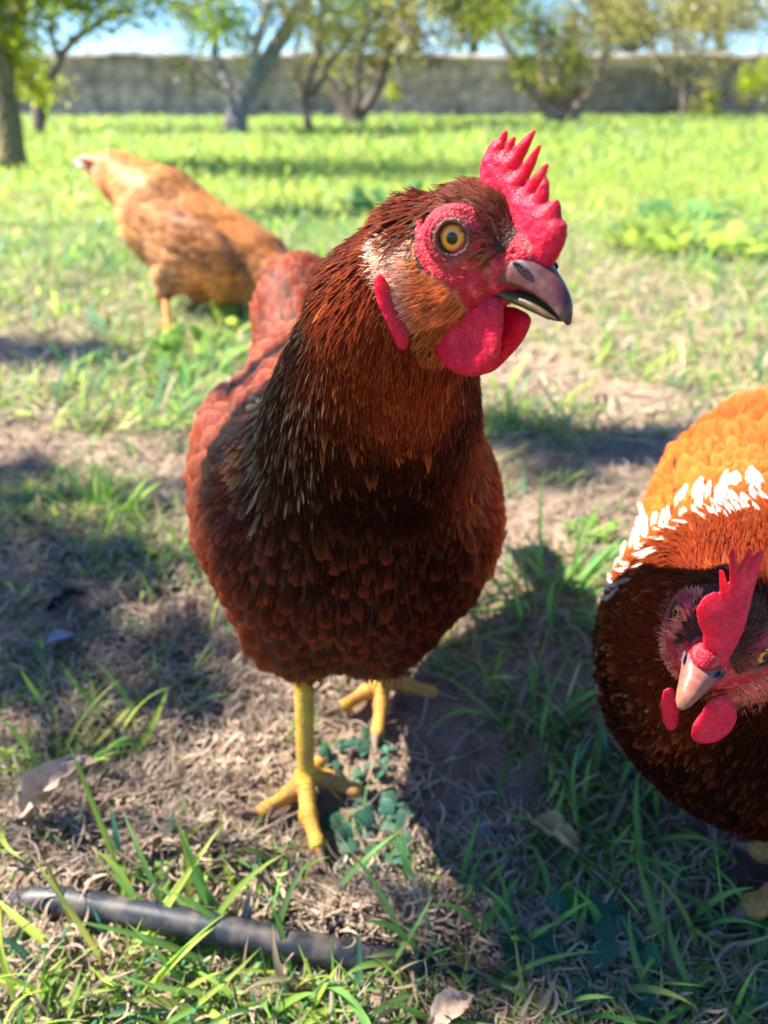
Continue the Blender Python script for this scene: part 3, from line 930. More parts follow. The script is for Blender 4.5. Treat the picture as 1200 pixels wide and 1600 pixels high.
def make_hen(label, base, body, neck, headspec, legs, ctrl, vox, combpoly, watts, palette, quality=1.0, wing=None, tail=None, lobes=None, seed=1, extra=(), planes=None):
    lrng = np.random.default_rng(seed)
    root = empty('hen', label, 'hen', tuple(base), group='brown hens in the orchard')
    O, M, s = headspec
    prims = [('ell', (np.array(c), axes(f, u), np.array(r)), k, 'body') for (c, f, u, r, k) in body]
    for i in range(len(neck) - 1):
        prims.append(('cone', (np.array(neck[i][0]), np.array(neck[i + 1][0]), neck[i][1], neck[i + 1][1]), .03, 'neck'))
    for lg in legs:
        hip, hock, ank = [np.array(q) for q in lg['chain']]
        ls = lg.get('s', 1.0)
        prims.append(('cone', (hip, hock, .030 * ls, .0095 * ls), .02, 'thigh'))
        prims.append(('cone', (hock, ank, .0070 * ls, .0064 * ls), .004, 'leg'))
        for toe in lg['toes']:
            pts = [ank] + [np.array(t) for t in toe]
            m = len(pts)
            rr = np.linspace(.0068, .0036, m) * ls
            for i in range(m - 2):
                prims.append(('cone', (pts[i], pts[i + 1], rr[i], rr[i + 1]), .0025, 'leg'))
                # knuckle swell
                prims.append(('cone', (pts[i + 1], pts[i + 1] + [0, 0, 1e-4], rr[i + 1] * 1.18, rr[i + 1] * 1.18), .002, 'leg'))
            prims.append(('cone', (pts[-2] - (pts[-1] - pts[-2]) * .15, pts[-1], rr[-2] * .88, .0011 * ls), .002, 'claw'))
    hp = head_prims(O, M, s, np.array(neck[0][0]), neck[0][1])
    prims += [('cone', (np.array(a), np.array(b), ra, rb), .012, 'head') for (a, b, ra, rb) in extra] + hp
    V, Qd, T = prim_geo(prims)
    me = remesh(V, Qd, T, vox)
    # finer mesh on the head
    if quality >= 1:
        bm = bmesh.new(); bm.from_mesh(me)
        Ov = Vector(O)
        hd = .050 * s
        es = [e for e in bm.edges if (e.verts[0].co - Ov).length < hd and (e.verts[1].co - Ov).length < hd]
        bmesh.ops.subdivide_edges(bm, edges=es, cuts=1, use_grid_fill=True)
        bm.to_mesh(me); bm.free()
    V = arrays(me)
    e = 4e-4
    for it_ in range(4):
        d = sdf(prims, V)
        g = np.stack([sdf(prims, V + np.eye(3)[k] * e) - sdf(prims, V - np.eye(3)[k] * e) for k in range(3)], -1) / (2 * e)
        gn = np.linalg.norm(g, axis=1)[:, None] + 1e-6
        step = (d[:, None] * g / gn ** 1)
        l = np.linalg.norm(step, axis=1)[:, None]
        V = V - step * np.minimum(1, vox * 3 / (l + 1e-9)) * .9
    # colours by region
    groups = {}
    for g_ in ('body', 'neck', 'thigh', 'leg', 'claw', 'head'):
        gp = [p for p in prims if p[3] == g_ and p[0] != 'cut']
        groups[g_] = sdf(gp, V) if gp else np.full(len(V), 9.)
    col = np.tile(palette['under'], (len(V), 1))
    names = list(groups); best = np.argmin(np.stack([groups[k] for k in names]), 0)
    isleg = (best == names.index('leg')); isclaw = best == names.index('claw')
    lc = np.array(palette['leg'])
    col[isleg] = lc
    nzl = fbm(V[:, 2] * 160 + V[:, 0] * 60, V[:, 0] * 160 + V[:, 1] * 90, 3, 31)[:, None]
    lm = (isleg)[:, None] * np.clip(nzl * 2.2 - .9, 0, 1)
    col = col * (1 - lm * .6) + np.array([.38, .16, .10]) * lm * .6
    anks = np.array([lg['chain'][2] for lg in legs], float)
    da = np.min(np.linalg.norm(V[:, None] - anks[None], axis=2), 1)
    ph_ = (da / .0036) % 1.0
    scute = np.where(isleg, np.exp(-(np.minimum(ph_, 1 - ph_) / .14) ** 2), 0)
    col = col * (1 - .38 * scute[:, None])
    scute_d = np.where(isleg, ph_ - .5, 0) * .0005
    lowl = (isleg & (V[:, 2] < .02))[:, None] * .45
    col = col * (1 - lowl) + np.array([.46, .19, .05]) * lowl
    col[isclaw] = [.24, .15, .10]
    loc = ((V - O) @ M) / (s * .001)
    hm = (np.linalg.norm(loc, axis=1) < 46)
    reg = np.zeros(len(V), int); reg[hm] = face_region(loc[hm])
    if 'tanface' in palette: reg[(reg == 1) & (loc[:, 0] < 13) & (loc[:, 2] > -2) & (loc[:, 1] < 0) & (np.hypot(loc[:, 0] - 1.5, loc[:, 2] - 3) > 8)] = 2
    red = np.array([.50, .018, .035])
    nf = fbm(loc[:, 0] * .5 + 40, loc[:, 2] * .5 + 40, 3, 77)[:, None]
    redc = red * (.75 + .5 * nf)
    redc = redc * (1 - np.clip(nf * 3 - 1.8, 0, .4)) + np.array([.62, .20, .13]) * np.clip(nf * 3 - 1.8, 0, .4)
    rim = np.exp(-((np.hypot(loc[:, 0] - 1.5, loc[:, 2] - 1) - 5.9) / 1.5) ** 2)[:, None] * (np.abs(loc[:, [1]]) > 9)
    redc = redc * (1 - rim * .7) + np.array([.24, .09, .045]) * rim * .7
    col = np.where((reg == 1)[:, None], redc, col)
    col = np.where((reg == 2)[:, None], np.array([.45, .14, .06]), col)
    gl_ = g / (np.linalg.norm(g, axis=1)[:, None] + 1e-9)
    if quality >= 1: V = V + gl_ * scute_d[:, None]
    # skin folds on the face
    if quality >= 1:
        re_ = np.hypot(loc[:, 0] - 1.5, loc[:, 2] - 1)
        wr = np.sin(re_ * 2.3 + 2.5 * vnoise(loc[:, 0] * .3 + 30, loc[:, 2] * .3 + 30, 4)) * .00013 * (re_ > 9) * (re_ < 20)
        pap = (fbm(loc[:, 0] * 1.1 + 90, loc[:, 2] * 1.1 + 90, 2, 14) - .5) * .0011
        nrm = (V - O) - M[:, 0] * ((V - O) @ M[:, 0])[:, None] * .6; nrm /= np.linalg.norm(nrm, axis=1)[:, None] + 1e-9
        V = V + nrm * ((wr + pap) * (reg == 1) * (re_ > 8))[:, None]
        # scales on shanks
    me.vertices.foreach_set('co', V.ravel().astype(np.float32))
    at = me.color_attributes.new('Col', 'FLOAT_COLOR', 'POINT')
    c4 = np.ones((len(V), 4), np.float32); c4[:, :3] = col; at.data.foreach_set('color', c4.ravel())
    me.polygons.foreach_set('use_smooth', np.ones(len(me.polygons), bool)); me.materials.clear(); me.update()
    bo = link('body', me, M_SKIN, root)
    # head furniture
    if combpoly is not None:
        flap('comb', combpoly[0], combpoly[1], combpoly[2], O, M, s, M_COMB, palette['comb'], root, curl=combpoly[3], edge=4.0,
             thick=combpoly[4] if len(combpoly) > 4 else None, smooth=False, Mp=planes[0][1] if planes else None, Op=planes[0][0] if planes else None)
        beak_parts(O, M, s, root, palette['beak'], palette['beaklow'], palette['beaktip'], palette.get('bl', 1.0))
        make_eyes(O, M, s, root)
        for wi, w_ in enumerate(watts):
            pl_ = planes[1 + wi] if planes else (None, None)
            flap('wattle', w_[0], w_[1], w_[2], O, M, s, M_COMB, palette['comb'], root, curl=w_[3], edge=4.5, Mp=pl_[1], Op=pl_[0])
    # plumage
    me.calc_loop_triangles()
    nt = len(me.loop_triangles)
    ti = np.empty(nt * 3, np.int32); me.loop_triangles.foreach_get('vertices', ti); ti = ti.reshape(-1, 3)
    bvh = BVHTree.FromPolygons([tuple(v) for v in V], [tuple(int(i) for i in t) for t in ti])
    if lobes:
        hits = []
        o0 = Vector((0, 0, CAM_H))
        for px, py in lobes:
            h = bvh.ray_cast(o0, Vector(P(px, py, 1.0)) - o0)
            if h[0] is not None: hits.append(M.T @ (np.array(h[0]) - O) / (s * .001))
        hits = np.array(hits); yc = hits[:, 1].mean()
        for _ in range(3):
            pl_ = unproj_plane(lobes, O, M, s, yc)
            near = np.argmin(np.linalg.norm(pl_[:, None] - hits[None][..., [0, 2]], axis=2), 1); yc = hits[near, 1].mean()
        cf = np.linalg.lstsq(np.c_[np.ones(len(hits)), hits[:, 0], hits[:, 2]], hits[:, 1], rcond=None)[0]
        # solve each outline point on the fitted sheet
        n_ = np.array([-cf[1], 1, -cf[2]]); cam0 = M.T @ (np.array([0, 0, CAM_H]) - O) / (s * .001)
        out_ = []
        for px, py in lobes:
            ry = M.T @ (P(px, py, 1.0) - [0, 0, CAM_H]); t_ = (cf[0] + cf[1] * cam0[0] + cf[2] * cam0[2] - cam0[1]) / (n_ @ ry)
            q_ = cam0 + ry * t_; out_.append((q_[0], q_[2]))
        out_ = np.array(out_)
        for sg in (-1, 1):
            flap('ear_lobe', out_, sg * 2.7, 2.0, O, M, s, M_COMB, palette['comb'], root, curl=lambda V, sg=sg: -sg * (cf[0] + cf[1] * V[:, 0] + cf[2] * V[:, 2]) , edge=3.0)
    A, B_, C_ = V[ti[:, 0]], V[ti[:, 1]], V[ti[:, 2]]
    cn = np.cross(B_ - A, C_ - A); ar = np.linalg.norm(cn, axis=1) / 2; nrm = cn / (2 * ar[:, None] + 1e-15)
    cpos = np.array([c[0] for c in ctrl]); cdir = np.array([np.array(c[1]) / np.linalg.norm(c[1]) for c in ctrl])
    cR = np.array([c[2] for c in ctrl]); cL = np.array([c[3] for c in ctrl]); cW = np.array([c[4] for c in ctrl])
    ccb = np.array([c[5] for c in ctrl]); cce = np.array([c[6] for c in ctrl]); cct = np.array([c[7] for c in ctrl]); csh = np.array([c[8] for c in ctrl])

    wscale = .035 if quality >= 1 else .12

    def weights(p):
        d = np.linalg.norm(p - cpos, axis=1) / cR
        w = 1 / ((d / wscale) ** 4 + .02)
        return w / w.sum()
    flow = lambda p: weights(p) @ cdir
    # candidate points
    def cand(n):
        pr = ar / ar.sum(); idx = lrng.choice(nt, n, p=pr)
        u, v = lrng.random(n), lrng.random(n); f = u + v > 1; u[f] = 1 - u[f]; v[f] = 1 - v[f]
        return A[idx] + (B_ - A)[idx] * u[:, None] + (C_ - A)[idx] * v[:, None], nrm[idx]
    allowed = {'body': 1, 'neck': 1, 'thigh': 1, 'head': 1}
    best_tri = best[ti[:, 0]]
    legtri = np.isin(best_tri, [names.index('leg'), names.index('claw')])
    ar2 = ar.copy(); ar2[legtri] = 0; ar = ar2
    fe = Feathers(); wg = [Feathers(), Feathers()]; fz = Feathers()
    pc, nc = cand(int(60000 * quality))
    taken = {}
    hl = ((pc - O) @ M) / (s * .001)
    near_head = (np.linalg.norm(hl + [4, 0, 4], axis=1) < 26) | ((np.linalg.norm(hl + [8, 0, 8], axis=1) < 46) & (hl[:, 0] > -14))
    hz_ = np.linalg.norm(hl, axis=1) < 50
    regc = np.zeros(len(pc), int); regc[hz_] = face_region(hl[hz_])
    if quality >= 1: regc[regc == 2] = 1
    eyep = [e_[0] for e_ in EYES[tuple(np.round(O, 5))]]
    lobep = []
    if lobes:
        for px, py in lobes:
            h = bvh.ray_cast(Vector((0, 0, CAM_H)), Vector(P(px, py, 1.0) - [0, 0, CAM_H]))
            if h[0] is not None: lobep.append(np.array(h[0]))
    def blocked(p_):
        for e_ in eyep:
            if np.linalg.norm(p_ - e_) < .0092 * s: return True
        return False
    bc = np.array(body[0][0]); lat = axes(body[0][1], body[0][2])[:, 1]
    cnt = 0
    for i in range(len(pc)):
        if regc[i] == 1 or (near_head[i] and quality >= 1): continue
        p = pc[i]
        w = weights(p)
        W = (w @ cW); cs = W * (.40 if (w @ csh) > .5 else .50)
        key = tuple((p / .004).astype(int)); R = int(math.ceil(cs / .004))
        bad = False
        for a in range(-R, R + 1):
            for b in range(-R, R + 1):
                for c in range(-R, R + 1):
                    for q in taken.get((key[0] + a, key[1] + b, key[2] + c), ()):
                        dd = p - q
                        if dd @ dd < cs * cs: bad = True; break
                    if bad: break
                if bad: break
            if bad: break
        if bad: continue
        taken.setdefault(key, []).append(p)
        L_ = (w @ cL) * lrng.uniform(.8, 1.25); Wd = W * lrng.uniform(.65, 1.45); xlift = .0016 * (lrng.random() < .05)
        j = lrng.uniform(.8, 1.2) * (.6 + .8 * vnoise(p[0] * 45 + 9, p[2] * 45 + p[1] * 30, 5))
        cb = (w @ ccb) * j; ce = (w @ cce) * j * lrng.uniform(.75, 1.2); ct = (w @ cct) * j
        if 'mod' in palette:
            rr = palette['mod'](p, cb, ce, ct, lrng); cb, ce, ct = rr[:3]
            if len(rr) > 3: Wd *= rr[3]
            if len(rr) > 4: L_ *= rr[4]; xlift = .0013
        d = w @ cdir; d = d + lrng.normal(0, .15, 3); n = nc[i]
        d = d - n * (d @ n); d /= np.linalg.norm(d) + 1e-9
        pts, nr, dr = lay(bvh, p, d, n, L_, 6, flow)
        if len(pts) < 4: continue
        sharp = (w @ csh) > .5
        tgt = fe
        hi = (.0009 if sharp or L_ < .0285 else .0015) * (L_ / .022) * lrng.uniform(.5, 1.8) + .0004 + xlift
        if wing is not None:
            for k_, (wc, wr, wdir) in enumerate(wing):
                q = axes(wdir).T @ (p - wc)
                if (q[0] / wr[0]) ** 2 + (q[2] / wr[2]) ** 2 < 1 and ((p - bc) @ lat) * ((wc - bc) @ lat) > 0:
                    tgt = wg[k_]; d0 = np.array(wdir) / np.linalg.norm(wdir)
                    pts, nr, dr = lay(bvh, p, -d0 - n * (-d0 @ n), n, L_ * 1.35, 5, lambda _: -d0)
                    Wd *= 1.15; hi += .0015; break
        tgt.add(pts, nr, dr, Wd, cb, ce, ct, -.0006 + lrng.uniform(0, .0004), hi, sharp); cnt += 1
    # fine down on head, cheeks, upper neck
    nfz = int(26000 * (quality if quality >= 1 else 0))
    if nfz:
        hz = np.linalg.norm((A - O) @ M / (s * .001) + [8, 0, 8], axis=1) < 46
        ar3 = ar * hz; prb = ar3 / ar3.sum(); idx = lrng.choice(nt, nfz, p=prb)
        u, v = lrng.random(nfz), lrng.random(nfz); f = u + v > 1; u[f] = 1 - u[f]; v[f] = 1 - v[f]
        pc = A[idx] + (B_ - A)[idx] * u[:, None] + (C_ - A)[idx] * v[:, None]; nn = nrm[idx]
        hl = ((pc - O) @ M) / (s * .001); rg = face_region(hl)
        if 'tanface' in palette: rg[(rg == 1) & (hl[:, 0] < 13) & (hl[:, 2] > -2) & (hl[:, 1] < 0) & (np.hypot(hl[:, 0] - 1.5, hl[:, 2] - 3) > 8)] = 2
        for i in range(nfz):
            if rg[i] == 1:
                if lrng.random() > .04 or abs(hl[i, 0] - 1.5) + abs(hl[i, 2] - 3) < 13 or hl[i, 0] > 16: continue
            p = pc[i]; n = nn[i]
            x_, y_, z_ = hl[i]
            if blocked(p): continue
            back = -M[:, 0]; dn = -M[:, 2]
            if rg[i] == 2:
                d = back * .9 + dn * .35 + n * .0 ; Ln = lrng.uniform(.004, .0075); Wd = lrng.uniform(.0004, .0008)
                k_ = np.clip((-x_ - 6) / 10, 0, 1)
                cb = palette['cheek'] * (1 - k_) + palette['tuft'] * k_; cb = cb * lrng.uniform(.5, 1.35) * (.7 + .6 * vnoise(x_ * .35 + 30, z_ * .35 + 30, 1)); cb = cb * [1, lrng.uniform(.6, 1.15), 1]; ct = cb * 1.3; lift = .0022; Ln *= 1 + .6 * k_
            elif rg[i] == 1:
                d = back; Ln = .003; Wd = .0003; cb = palette['cheek'] * .8; ct = cb; lift = .0006
            else:
                d = back * .9 + dn * (.15 if z_ > 4 else .75)
                Ln = lrng.uniform(.006, .010); Wd = lrng.uniform(.0007, .0014)
                k_ = np.clip((6 - z_) / 14, 0, 1) * lrng.uniform(.5, 1.0)
                cb = palette['crown'] * (1 - k_) + palette['throat'] * k_
                cb = cb * lrng.uniform(.55, 1.4); ct = cb * 1.2
                if lrng.random() < .16: ct = cb * .5 + np.array([.35, .24, .17]) * .5
                lift = .0011
            if 'fmod' in palette: cb, ct = palette['fmod'](hl[i], cb, ct, lrng)
            d = d + lrng.normal(0, .16, 3); d = d - n * (d @ n); d /= np.linalg.norm(d) + 1e-9
            m = 3; t = np.linspace(0, 1, m + 1)[:, None]
            pts = p + d * Ln * s * t + n * (-.35 * Ln * s * t ** 2 * (Ln / .02)); nr = np.repeat(n[None], m + 1, 0); dr = np.repeat(d[None], m + 1, 0)
            fz.add(pts, nr, dr, Wd * s, cb, cb, ct, -.0003, lift * lrng.uniform(.5, 1.5), True)
    if nfz:
        hdst = np.linalg.norm((A + B_ + C_) / 3 - neck[1][0], axis=1)
        ar4 = ar * np.exp(-(hdst / .085) ** 2) * (lrng.random(nt) > .0); idx = lrng.choice(nt, 32000, p=ar4 / ar4.sum())
        rgs = np.zeros(len(idx), int); la_ = (A[idx] - O) @ M / (s * .001); hm_ = np.linalg.norm(la_, axis=1) < 50; rgs[hm_] = face_region(la_[hm_])
        for q_i, i in enumerate(idx):
            p = A[i]; n = nrm[i]
            if rgs[q_i]: continue
            lp = (p - O) @ M / (s * .001)
            if lp[0] > -12 and np.linalg.norm(lp + [8, 0, 8]) < 40: continue
            w = weights(p); d = w @ cdir + lrng.normal(0, .12, 3); d = d - n * (d @ n); d /= np.linalg.norm(d) + 1e-9
            Ln = (w @ cL) * lrng.uniform(.4, .8); k_ = lrng.random()
            if (w @ csh) < .6 and lrng.random() < .62: continue
            cb = (w @ ccb) * lrng.uniform(.6, 1.5); ct = ((w @ cce) * k_ + (w @ cct) * (1 - k_)) * lrng.uniform(.5, 1.25)
            t = np.linspace(0, 1, 4)[:, None]
            pts = p + d * Ln * t - n * (.25 * Ln * t ** 2 * (Ln / .03))
            fz.add(pts, np.repeat(n[None], 4, 0), np.repeat(d[None], 4, 0), lrng.uniform(.0005, .0012) * s, cb, cb, ct, .0008, .0026 * lrng.uniform(.4, 1.4), True)
        # loose down under the belly and round the thighs
        cz_ = (A[:, 2] + B_[:, 2]) / 2
        zb_ = np.percentile(cz_[ar > 0], 1)
        ar5 = ar * np.exp(-((cz_ - zb_) / .016) ** 2); idx = lrng.choice(nt, 6500, p=ar5 / ar5.sum())
        for i in idx:
            p = A[i]; n = nrm[i]; w = weights(p); d = w @ cdir + A_g([0, 0, -.5]) + lrng.normal(0, .35, 3); d = d - n * (d @ n) * .7; d /= np.linalg.norm(d) + 1e-9
            Ln = lrng.uniform(.008, .017); cb = (w @ cce) * lrng.uniform(.5, 1.5); t = np.linspace(0, 1, 4)[:, None]
            pts = p + d * Ln * t + A_g([0, 0, -1]) * (.2 * Ln * t ** 2)
            fz.add(pts, np.repeat(n[None], 4, 0), np.repeat(d[None], 4, 0), lrng.uniform(.0004, .0010), cb * .8, cb, cb * 1.2, .0006, .0035 * lrng.uniform(.3, 1.4), True)
        fz.build('fine_feathers', root, M_FUZZ)
    fe.build('plumage', root)
    for w_ in wg: w_.build('wing', root)
    if tail is not None:
        tf = Feathers()
        for (p0, p1, W, cb, ct) in tail:
            p0 = np.array(p0); p1 = np.array(p1); t = np.linspace(0, 1, 6)[:, None]
            pts = p0 + (p1 - p0) * t; pts[:, 2] -= .012 * np.sin(np.pi * t[:, 0]) * -1
            d = (p1 - p0) / np.linalg.norm(p1 - p0)
            sd = np.cross(d, [0, 0, 1.]); sd /= np.linalg.norm(sd); n = np.cross(sd, d) + sd * lrng.normal(0, .5); n /= np.linalg.norm(n)
            tf.add(pts, np.repeat(n[None], 6, 0), np.repeat(d[None], 6, 0), W, np.array(cb), np.array(cb) * .9, np.array(ct), 0, 0, False)
        tf.build('tail', root)
    print('hen', label[:20], 'verts', len(V), 'feathers', cnt)
    return root


A_ = np.array
UP = (0, 0, 1)
# ---------------- nearest hen
tipc = A_([.36, .15, .08])
B1 = P(546, 812, .45); B2 = P(535, 760, .52); B3 = P(505, 640, .60); B4 = P(470, 500, .655)
ax1 = B1 - B3; ax1 = ax1 / np.linalg.norm(ax1)
body1 = [(B1, (.15, -.9, .0), UP, (.080, .085, .083), .03), (B2, (.2, -.95, .0), UP, (.12, .091, .092), .03),
         (P(462, 968, .455), (0, -1, 0), UP, (.032, .026, .032), .025), (P(592, 965, .475), (0, -1, 0), UP, (.034, .028, .034), .025),
         (B2 + A_([-.079, 0, .006]), (.12, -.95, -.12), UP, (.088, .020, .046), .008), (B2 + A_([.076, 0, .006]), (.12, -.95, -.12), UP, (.088, .020, .046), .008),
         (B3, (.12, -.9, -.25), UP, (.09, .062, .06), .04), (B4, (.05, -.8, -.5), UP, (.065, .040, .045), .03)]
N1, N2, N3, N4 = P(610, 492, .300), P(594, 585, .335), P(580, 680, .372), P(570, 770, .42)
neck1 = [(N1, .0255), (N2, .0325), (N3, .044), (N4, .062)]
DK = A_([.016, .0034, .0016]); RB = A_([.21, .026, .008]); OR = A_([.54, .115, .016]); GD = A_([.32, .15, .04]); PK = A_([.32, .092, .046])
taild = -ax1


def mix(a, b, t): return a * (1 - t) + b * t


ctrl1 = [
    (P(600, 470, .29), N2 - N1, .7, .013, .0022, RB * 1.2, OR * 1.1, OR * 1.4, 1),
    (P(520, 460, .31), N2 - N1 + A_([-.01, .0, 0]), .95, .018, .0025, DK * 1.6, RB * .45, GD * .7, 1),
    (P(565, 385, .30), N2 - N1 + A_([-.02, .02, 0]), .8, .015, .0023, DK * 2, RB * .6, GD * .7, 1),
    (P(530, 540, .32), A_([-.15, .05, -1]), .7, .019, .0026, DK * 1.6, RB * .5, GD * .7, 1),
    (P(565, 555, .32), A_([-.05, .0, -1]), .7, .016, .0026, RB, OR * .8, OR * 1.1, 1),
    (P(500, 600, .33), A_([-.25, .15, -.9]), .75, .022, .0028, DK, GD * .35, GD * .8, 1),
    (P(450, 690, .37), A_([-.45, .35, -.8]), .65, .026, .0036, DK * 1.5, GD * .4, GD, 1),
    (P(650, 610, .31), A_([.0, -.1, -1]), .7, .015, .0026, RB * 1.4, OR * 1.0, OR * 1.5, 1),
    (P(600, 730, .34), A_([.05, -.1, -1]), 1.3, .022, .0060, DK * .9, DK * 1.3, RB * .22, 1),  # breast centre: deep shade below the neck put into the feather colour
    (P(700, 640, .33), A_([.15, .1, -1]), .8, .020, .0045, DK * 1.8, RB * 1.2, RB * 1.4, 1),
    (P(730, 720, .36), A_([.15, .3, -1]), .8, .022, .0055, RB, OR * .7, OR * .8, 1),
    (P(560, 860, .37), A_([0, .1, -1]), 1.3, .022, .0125, DK * 1.3, RB * .42, RB * .58, 0),
    (P(660, 880, .38), A_([.1, .2, -1]), 1.2, .022, .0120, DK * 1.6, RB * .6, RB * .8, 0),
    (P(748, 800, .42), A_([.1, .6, -.8]), .9, .024, .0075, RB * 1.2, OR * .9, OR, 1),  # right flank rim: its sunlit orange is part of the colour
    (P(470, 860, .39), A_([-.2, .3, -.9]), 1.1, .024, .0135, DK * 2, RB * .8, RB * 1.1, 0),
    (P(520, 1000, .40), A_([0, .6, -.6]), 1.2, .026, .0165, DK * 2.2, RB * .75, RB * 1.0, 0),
    (P(640, 980, .40), A_([0, .6, -.6]), 1.1, .024, .0140, DK * 2, RB * .7, RB * .9, 0),
    (P(370, 780, .44), A_([-.1, .8, -.5]), 1.2, .032, .021, RB * .9, PK * .7, PK, 0),
    (P(345, 690, .47), A_([-.1, .9, -.2]), 1.0, .031, .021, RB * 1.1, PK * .8, PK * 1.1, 0),
    (P(350, 860, .44), A_([-.1, .8, -.5]), 1.0, .030, .020, RB * 1.0, PK * .6, PK * .9, 0),
    (P(400, 640, .50), A_([-.05, .9, .1]), 1.3, .030, .021, RB * .9, PK * .7, PK, 0),
    (P(450, 560, .56), A_([-.1, .9, .2]), 1.2, .026, .017, RB, PK * .8, PK * .9, 0),
    (P(455, 470, .63), A_([-.05, .8, .5]), 1.2, .028, .016, RB, PK * .8, PK * .9, 0),
    (P(400, 950, .43), A_([0, .9, -.4]), 1.1, .030, .020, RB, OR * .55, PK * .9, 0),
]


def mod1(p, cb, ce, ct, r):
    q = proj(p)
    # bright shaft streaks down the left side of the neck hackle
    if p[1] < .40 and 405 < q[0] < 520 and 470 < q[1] < 790 and r.random() < .42 * (1.2 - (q[0] - 405) / 160):
        k = r.uniform(.2, .85)
        return A_([.46, .28, .12]) * k, A_([.22, .11, .04]) * k, A_([.72, .52, .30]) * k, r.uniform(.2, .36), .75
    return cb, ce, ct


comb1px = cr([(744, 330), (727, 230), (737, 185), (760, 130), (785, 98), (800, 98), (810, 85), (822, 60), (833, 68), (828, 110), (822, 140),
              (838, 105), (852, 88), (864, 92), (856, 125), (852, 148), (890, 100), (940, 58), (946, 68), (915, 140), (876, 226), (900, 200), (930, 160),
              (965, 120), (973, 128), (950, 200), (906, 294), (945, 250), (1003, 198), (1009, 208), (990, 265), (955, 325), (985, 275), (1003, 262),
              (1011, 285), (1010, 330), (1006, 364), (1046, 350), (1054, 380), (1056, 430), (1076, 455), (1074, 500), (1062, 545), (1035, 600), (1010, 640),
              (940, 640), (890, 610), (840, 560), (800, 470), (760, 400)])
c1 = unproj_plane(comb1px, H1O, H1M, 1, 0)
w1a = unproj_plane(cr([(500, 915), (512, 965), (545, 1025), (595, 1070), (655, 1090), (710, 1086), (755, 1060), (790, 1000), (803, 920), (812, 840), (800, 760), (740, 760), (660, 790), (560, 830), (510, 870)]), H1O, H1M, 1, -6)
w1b = unproj_plane(cr([(780, 800), (860, 800), (925, 835), (928, 880), (895, 950), (835, 1020), (785, 1065), (730, 1078), (700, 1040), (720, 950), (750, 860)]), H1O, H1M, 1, 6)
l1 = (cr([(306, 685), (315, 760), (345, 840), (375, 915), (412, 972), (440, 965), (448, 910), (425, 860), (390, 790), (360, 700), (330, 660)]))
print('comb extents', c1.min(0), c1.max(0), 'wattle', w1a.min(0), w1a.max(0), w1b.min(0), w1b.max(0))
feetz = .0075


def toe(pxs, z=.0095, tipz=.005):
    out = [G(a, b, z) for a, b in pxs]
    out[-1] = G(*pxs[-1], tipz)
    for q in out: q[2] += float(ground_z(q[0], q[1])) * .6
    return out


an1 = G(478, 1212, .017); an2 = G(600, 1062, .018)
legs1 = [dict(chain=(P(470, 960, .47), P(474, 1035, .505), an1), toes=[toe([(482, 1275), (496, 1318), (511, 1362)]), toe([(452, 1240), (415, 1268), (366, 1277)]),
                                                                       toe([(512, 1215), (555, 1235), (598, 1243)]), toe([(496, 1192), (512, 1180)])], s=.93),
         dict(chain=(P(610, 950, .52), P(612, 1005, .565), an2), toes=[toe([(596, 1100), (590, 1140), (578, 1192)]), toe([(635, 1072), (672, 1084), (712, 1096)]),
                                                                      toe([(572, 1080), (540, 1100), (504, 1118)]), toe([(612, 1040), (622, 1034)])], s=.95)]
pal1 = dict(under=A_([.045, .010, .005]), leg=(.68, .43, .05), comb=(.60, .008, .030), beak=(.14, .045, .032), beaklow=(.085, .05, .022), beaktip=(.055, .016, .022),
            cheek=A_([.66, .21, .06]), tuft=A_([.95, .66, .40]), crown=A_([.15, .038, .020]), throat=A_([.50, .13, .025]), mod=mod1)  # cheek and tuft colours brightened to look sunlit
wd1 = A_([.12, -.95, .05])
lat1 = axes(wd1)[:, 1]
wing1 = [(B2 + lat1 * .085 + A_([0, .01, .005]), (.11, 1, .055), wd1), (B2 - lat1 * .085 + A_([0, .01, .005]), (.11, 1, .055), wd1)]
q0 = B4 + A_([-.005, .03, .02])
tail1 = [(q0 + A_([.006 * k, 0, 0]), q0 + A_([-.01 + .010 * k, .11, .0]), .022, RB * .8, PK) for k in (-2, -1, 0, 1, 2)]
combcurl1 = lambda V: .0016 * np.clip(V[:, 2] - 14, 0, 60) ** 2 * .3 + .5 * np.sin(V[:, 0] * .22)
hen1 = make_hen('large dark brown hen standing in the centre, head turned right with an orange eye', (an1[0], an1[1], 0), body1, neck1, (H1O, H1M, 1.0),
                legs1, ctrl1, .0017, (c1, 0, 2.7, combcurl1, lambda V: np.clip(1.25 - (V[:, 2] - 12) * .022, .45, 1.5)),
                [(w1a, -6, 2.6, lambda V: -.05 * (V[:, 2] + 14)), (w1b, 6, 2.6, lambda V: .05 * (V[:, 2] + 14))], pal1, 1.0, wing=wing1, tail=tail1,
                lobes=l1, seed=3, extra=[(P(655, 388, .276), N1, .0178, .026)])

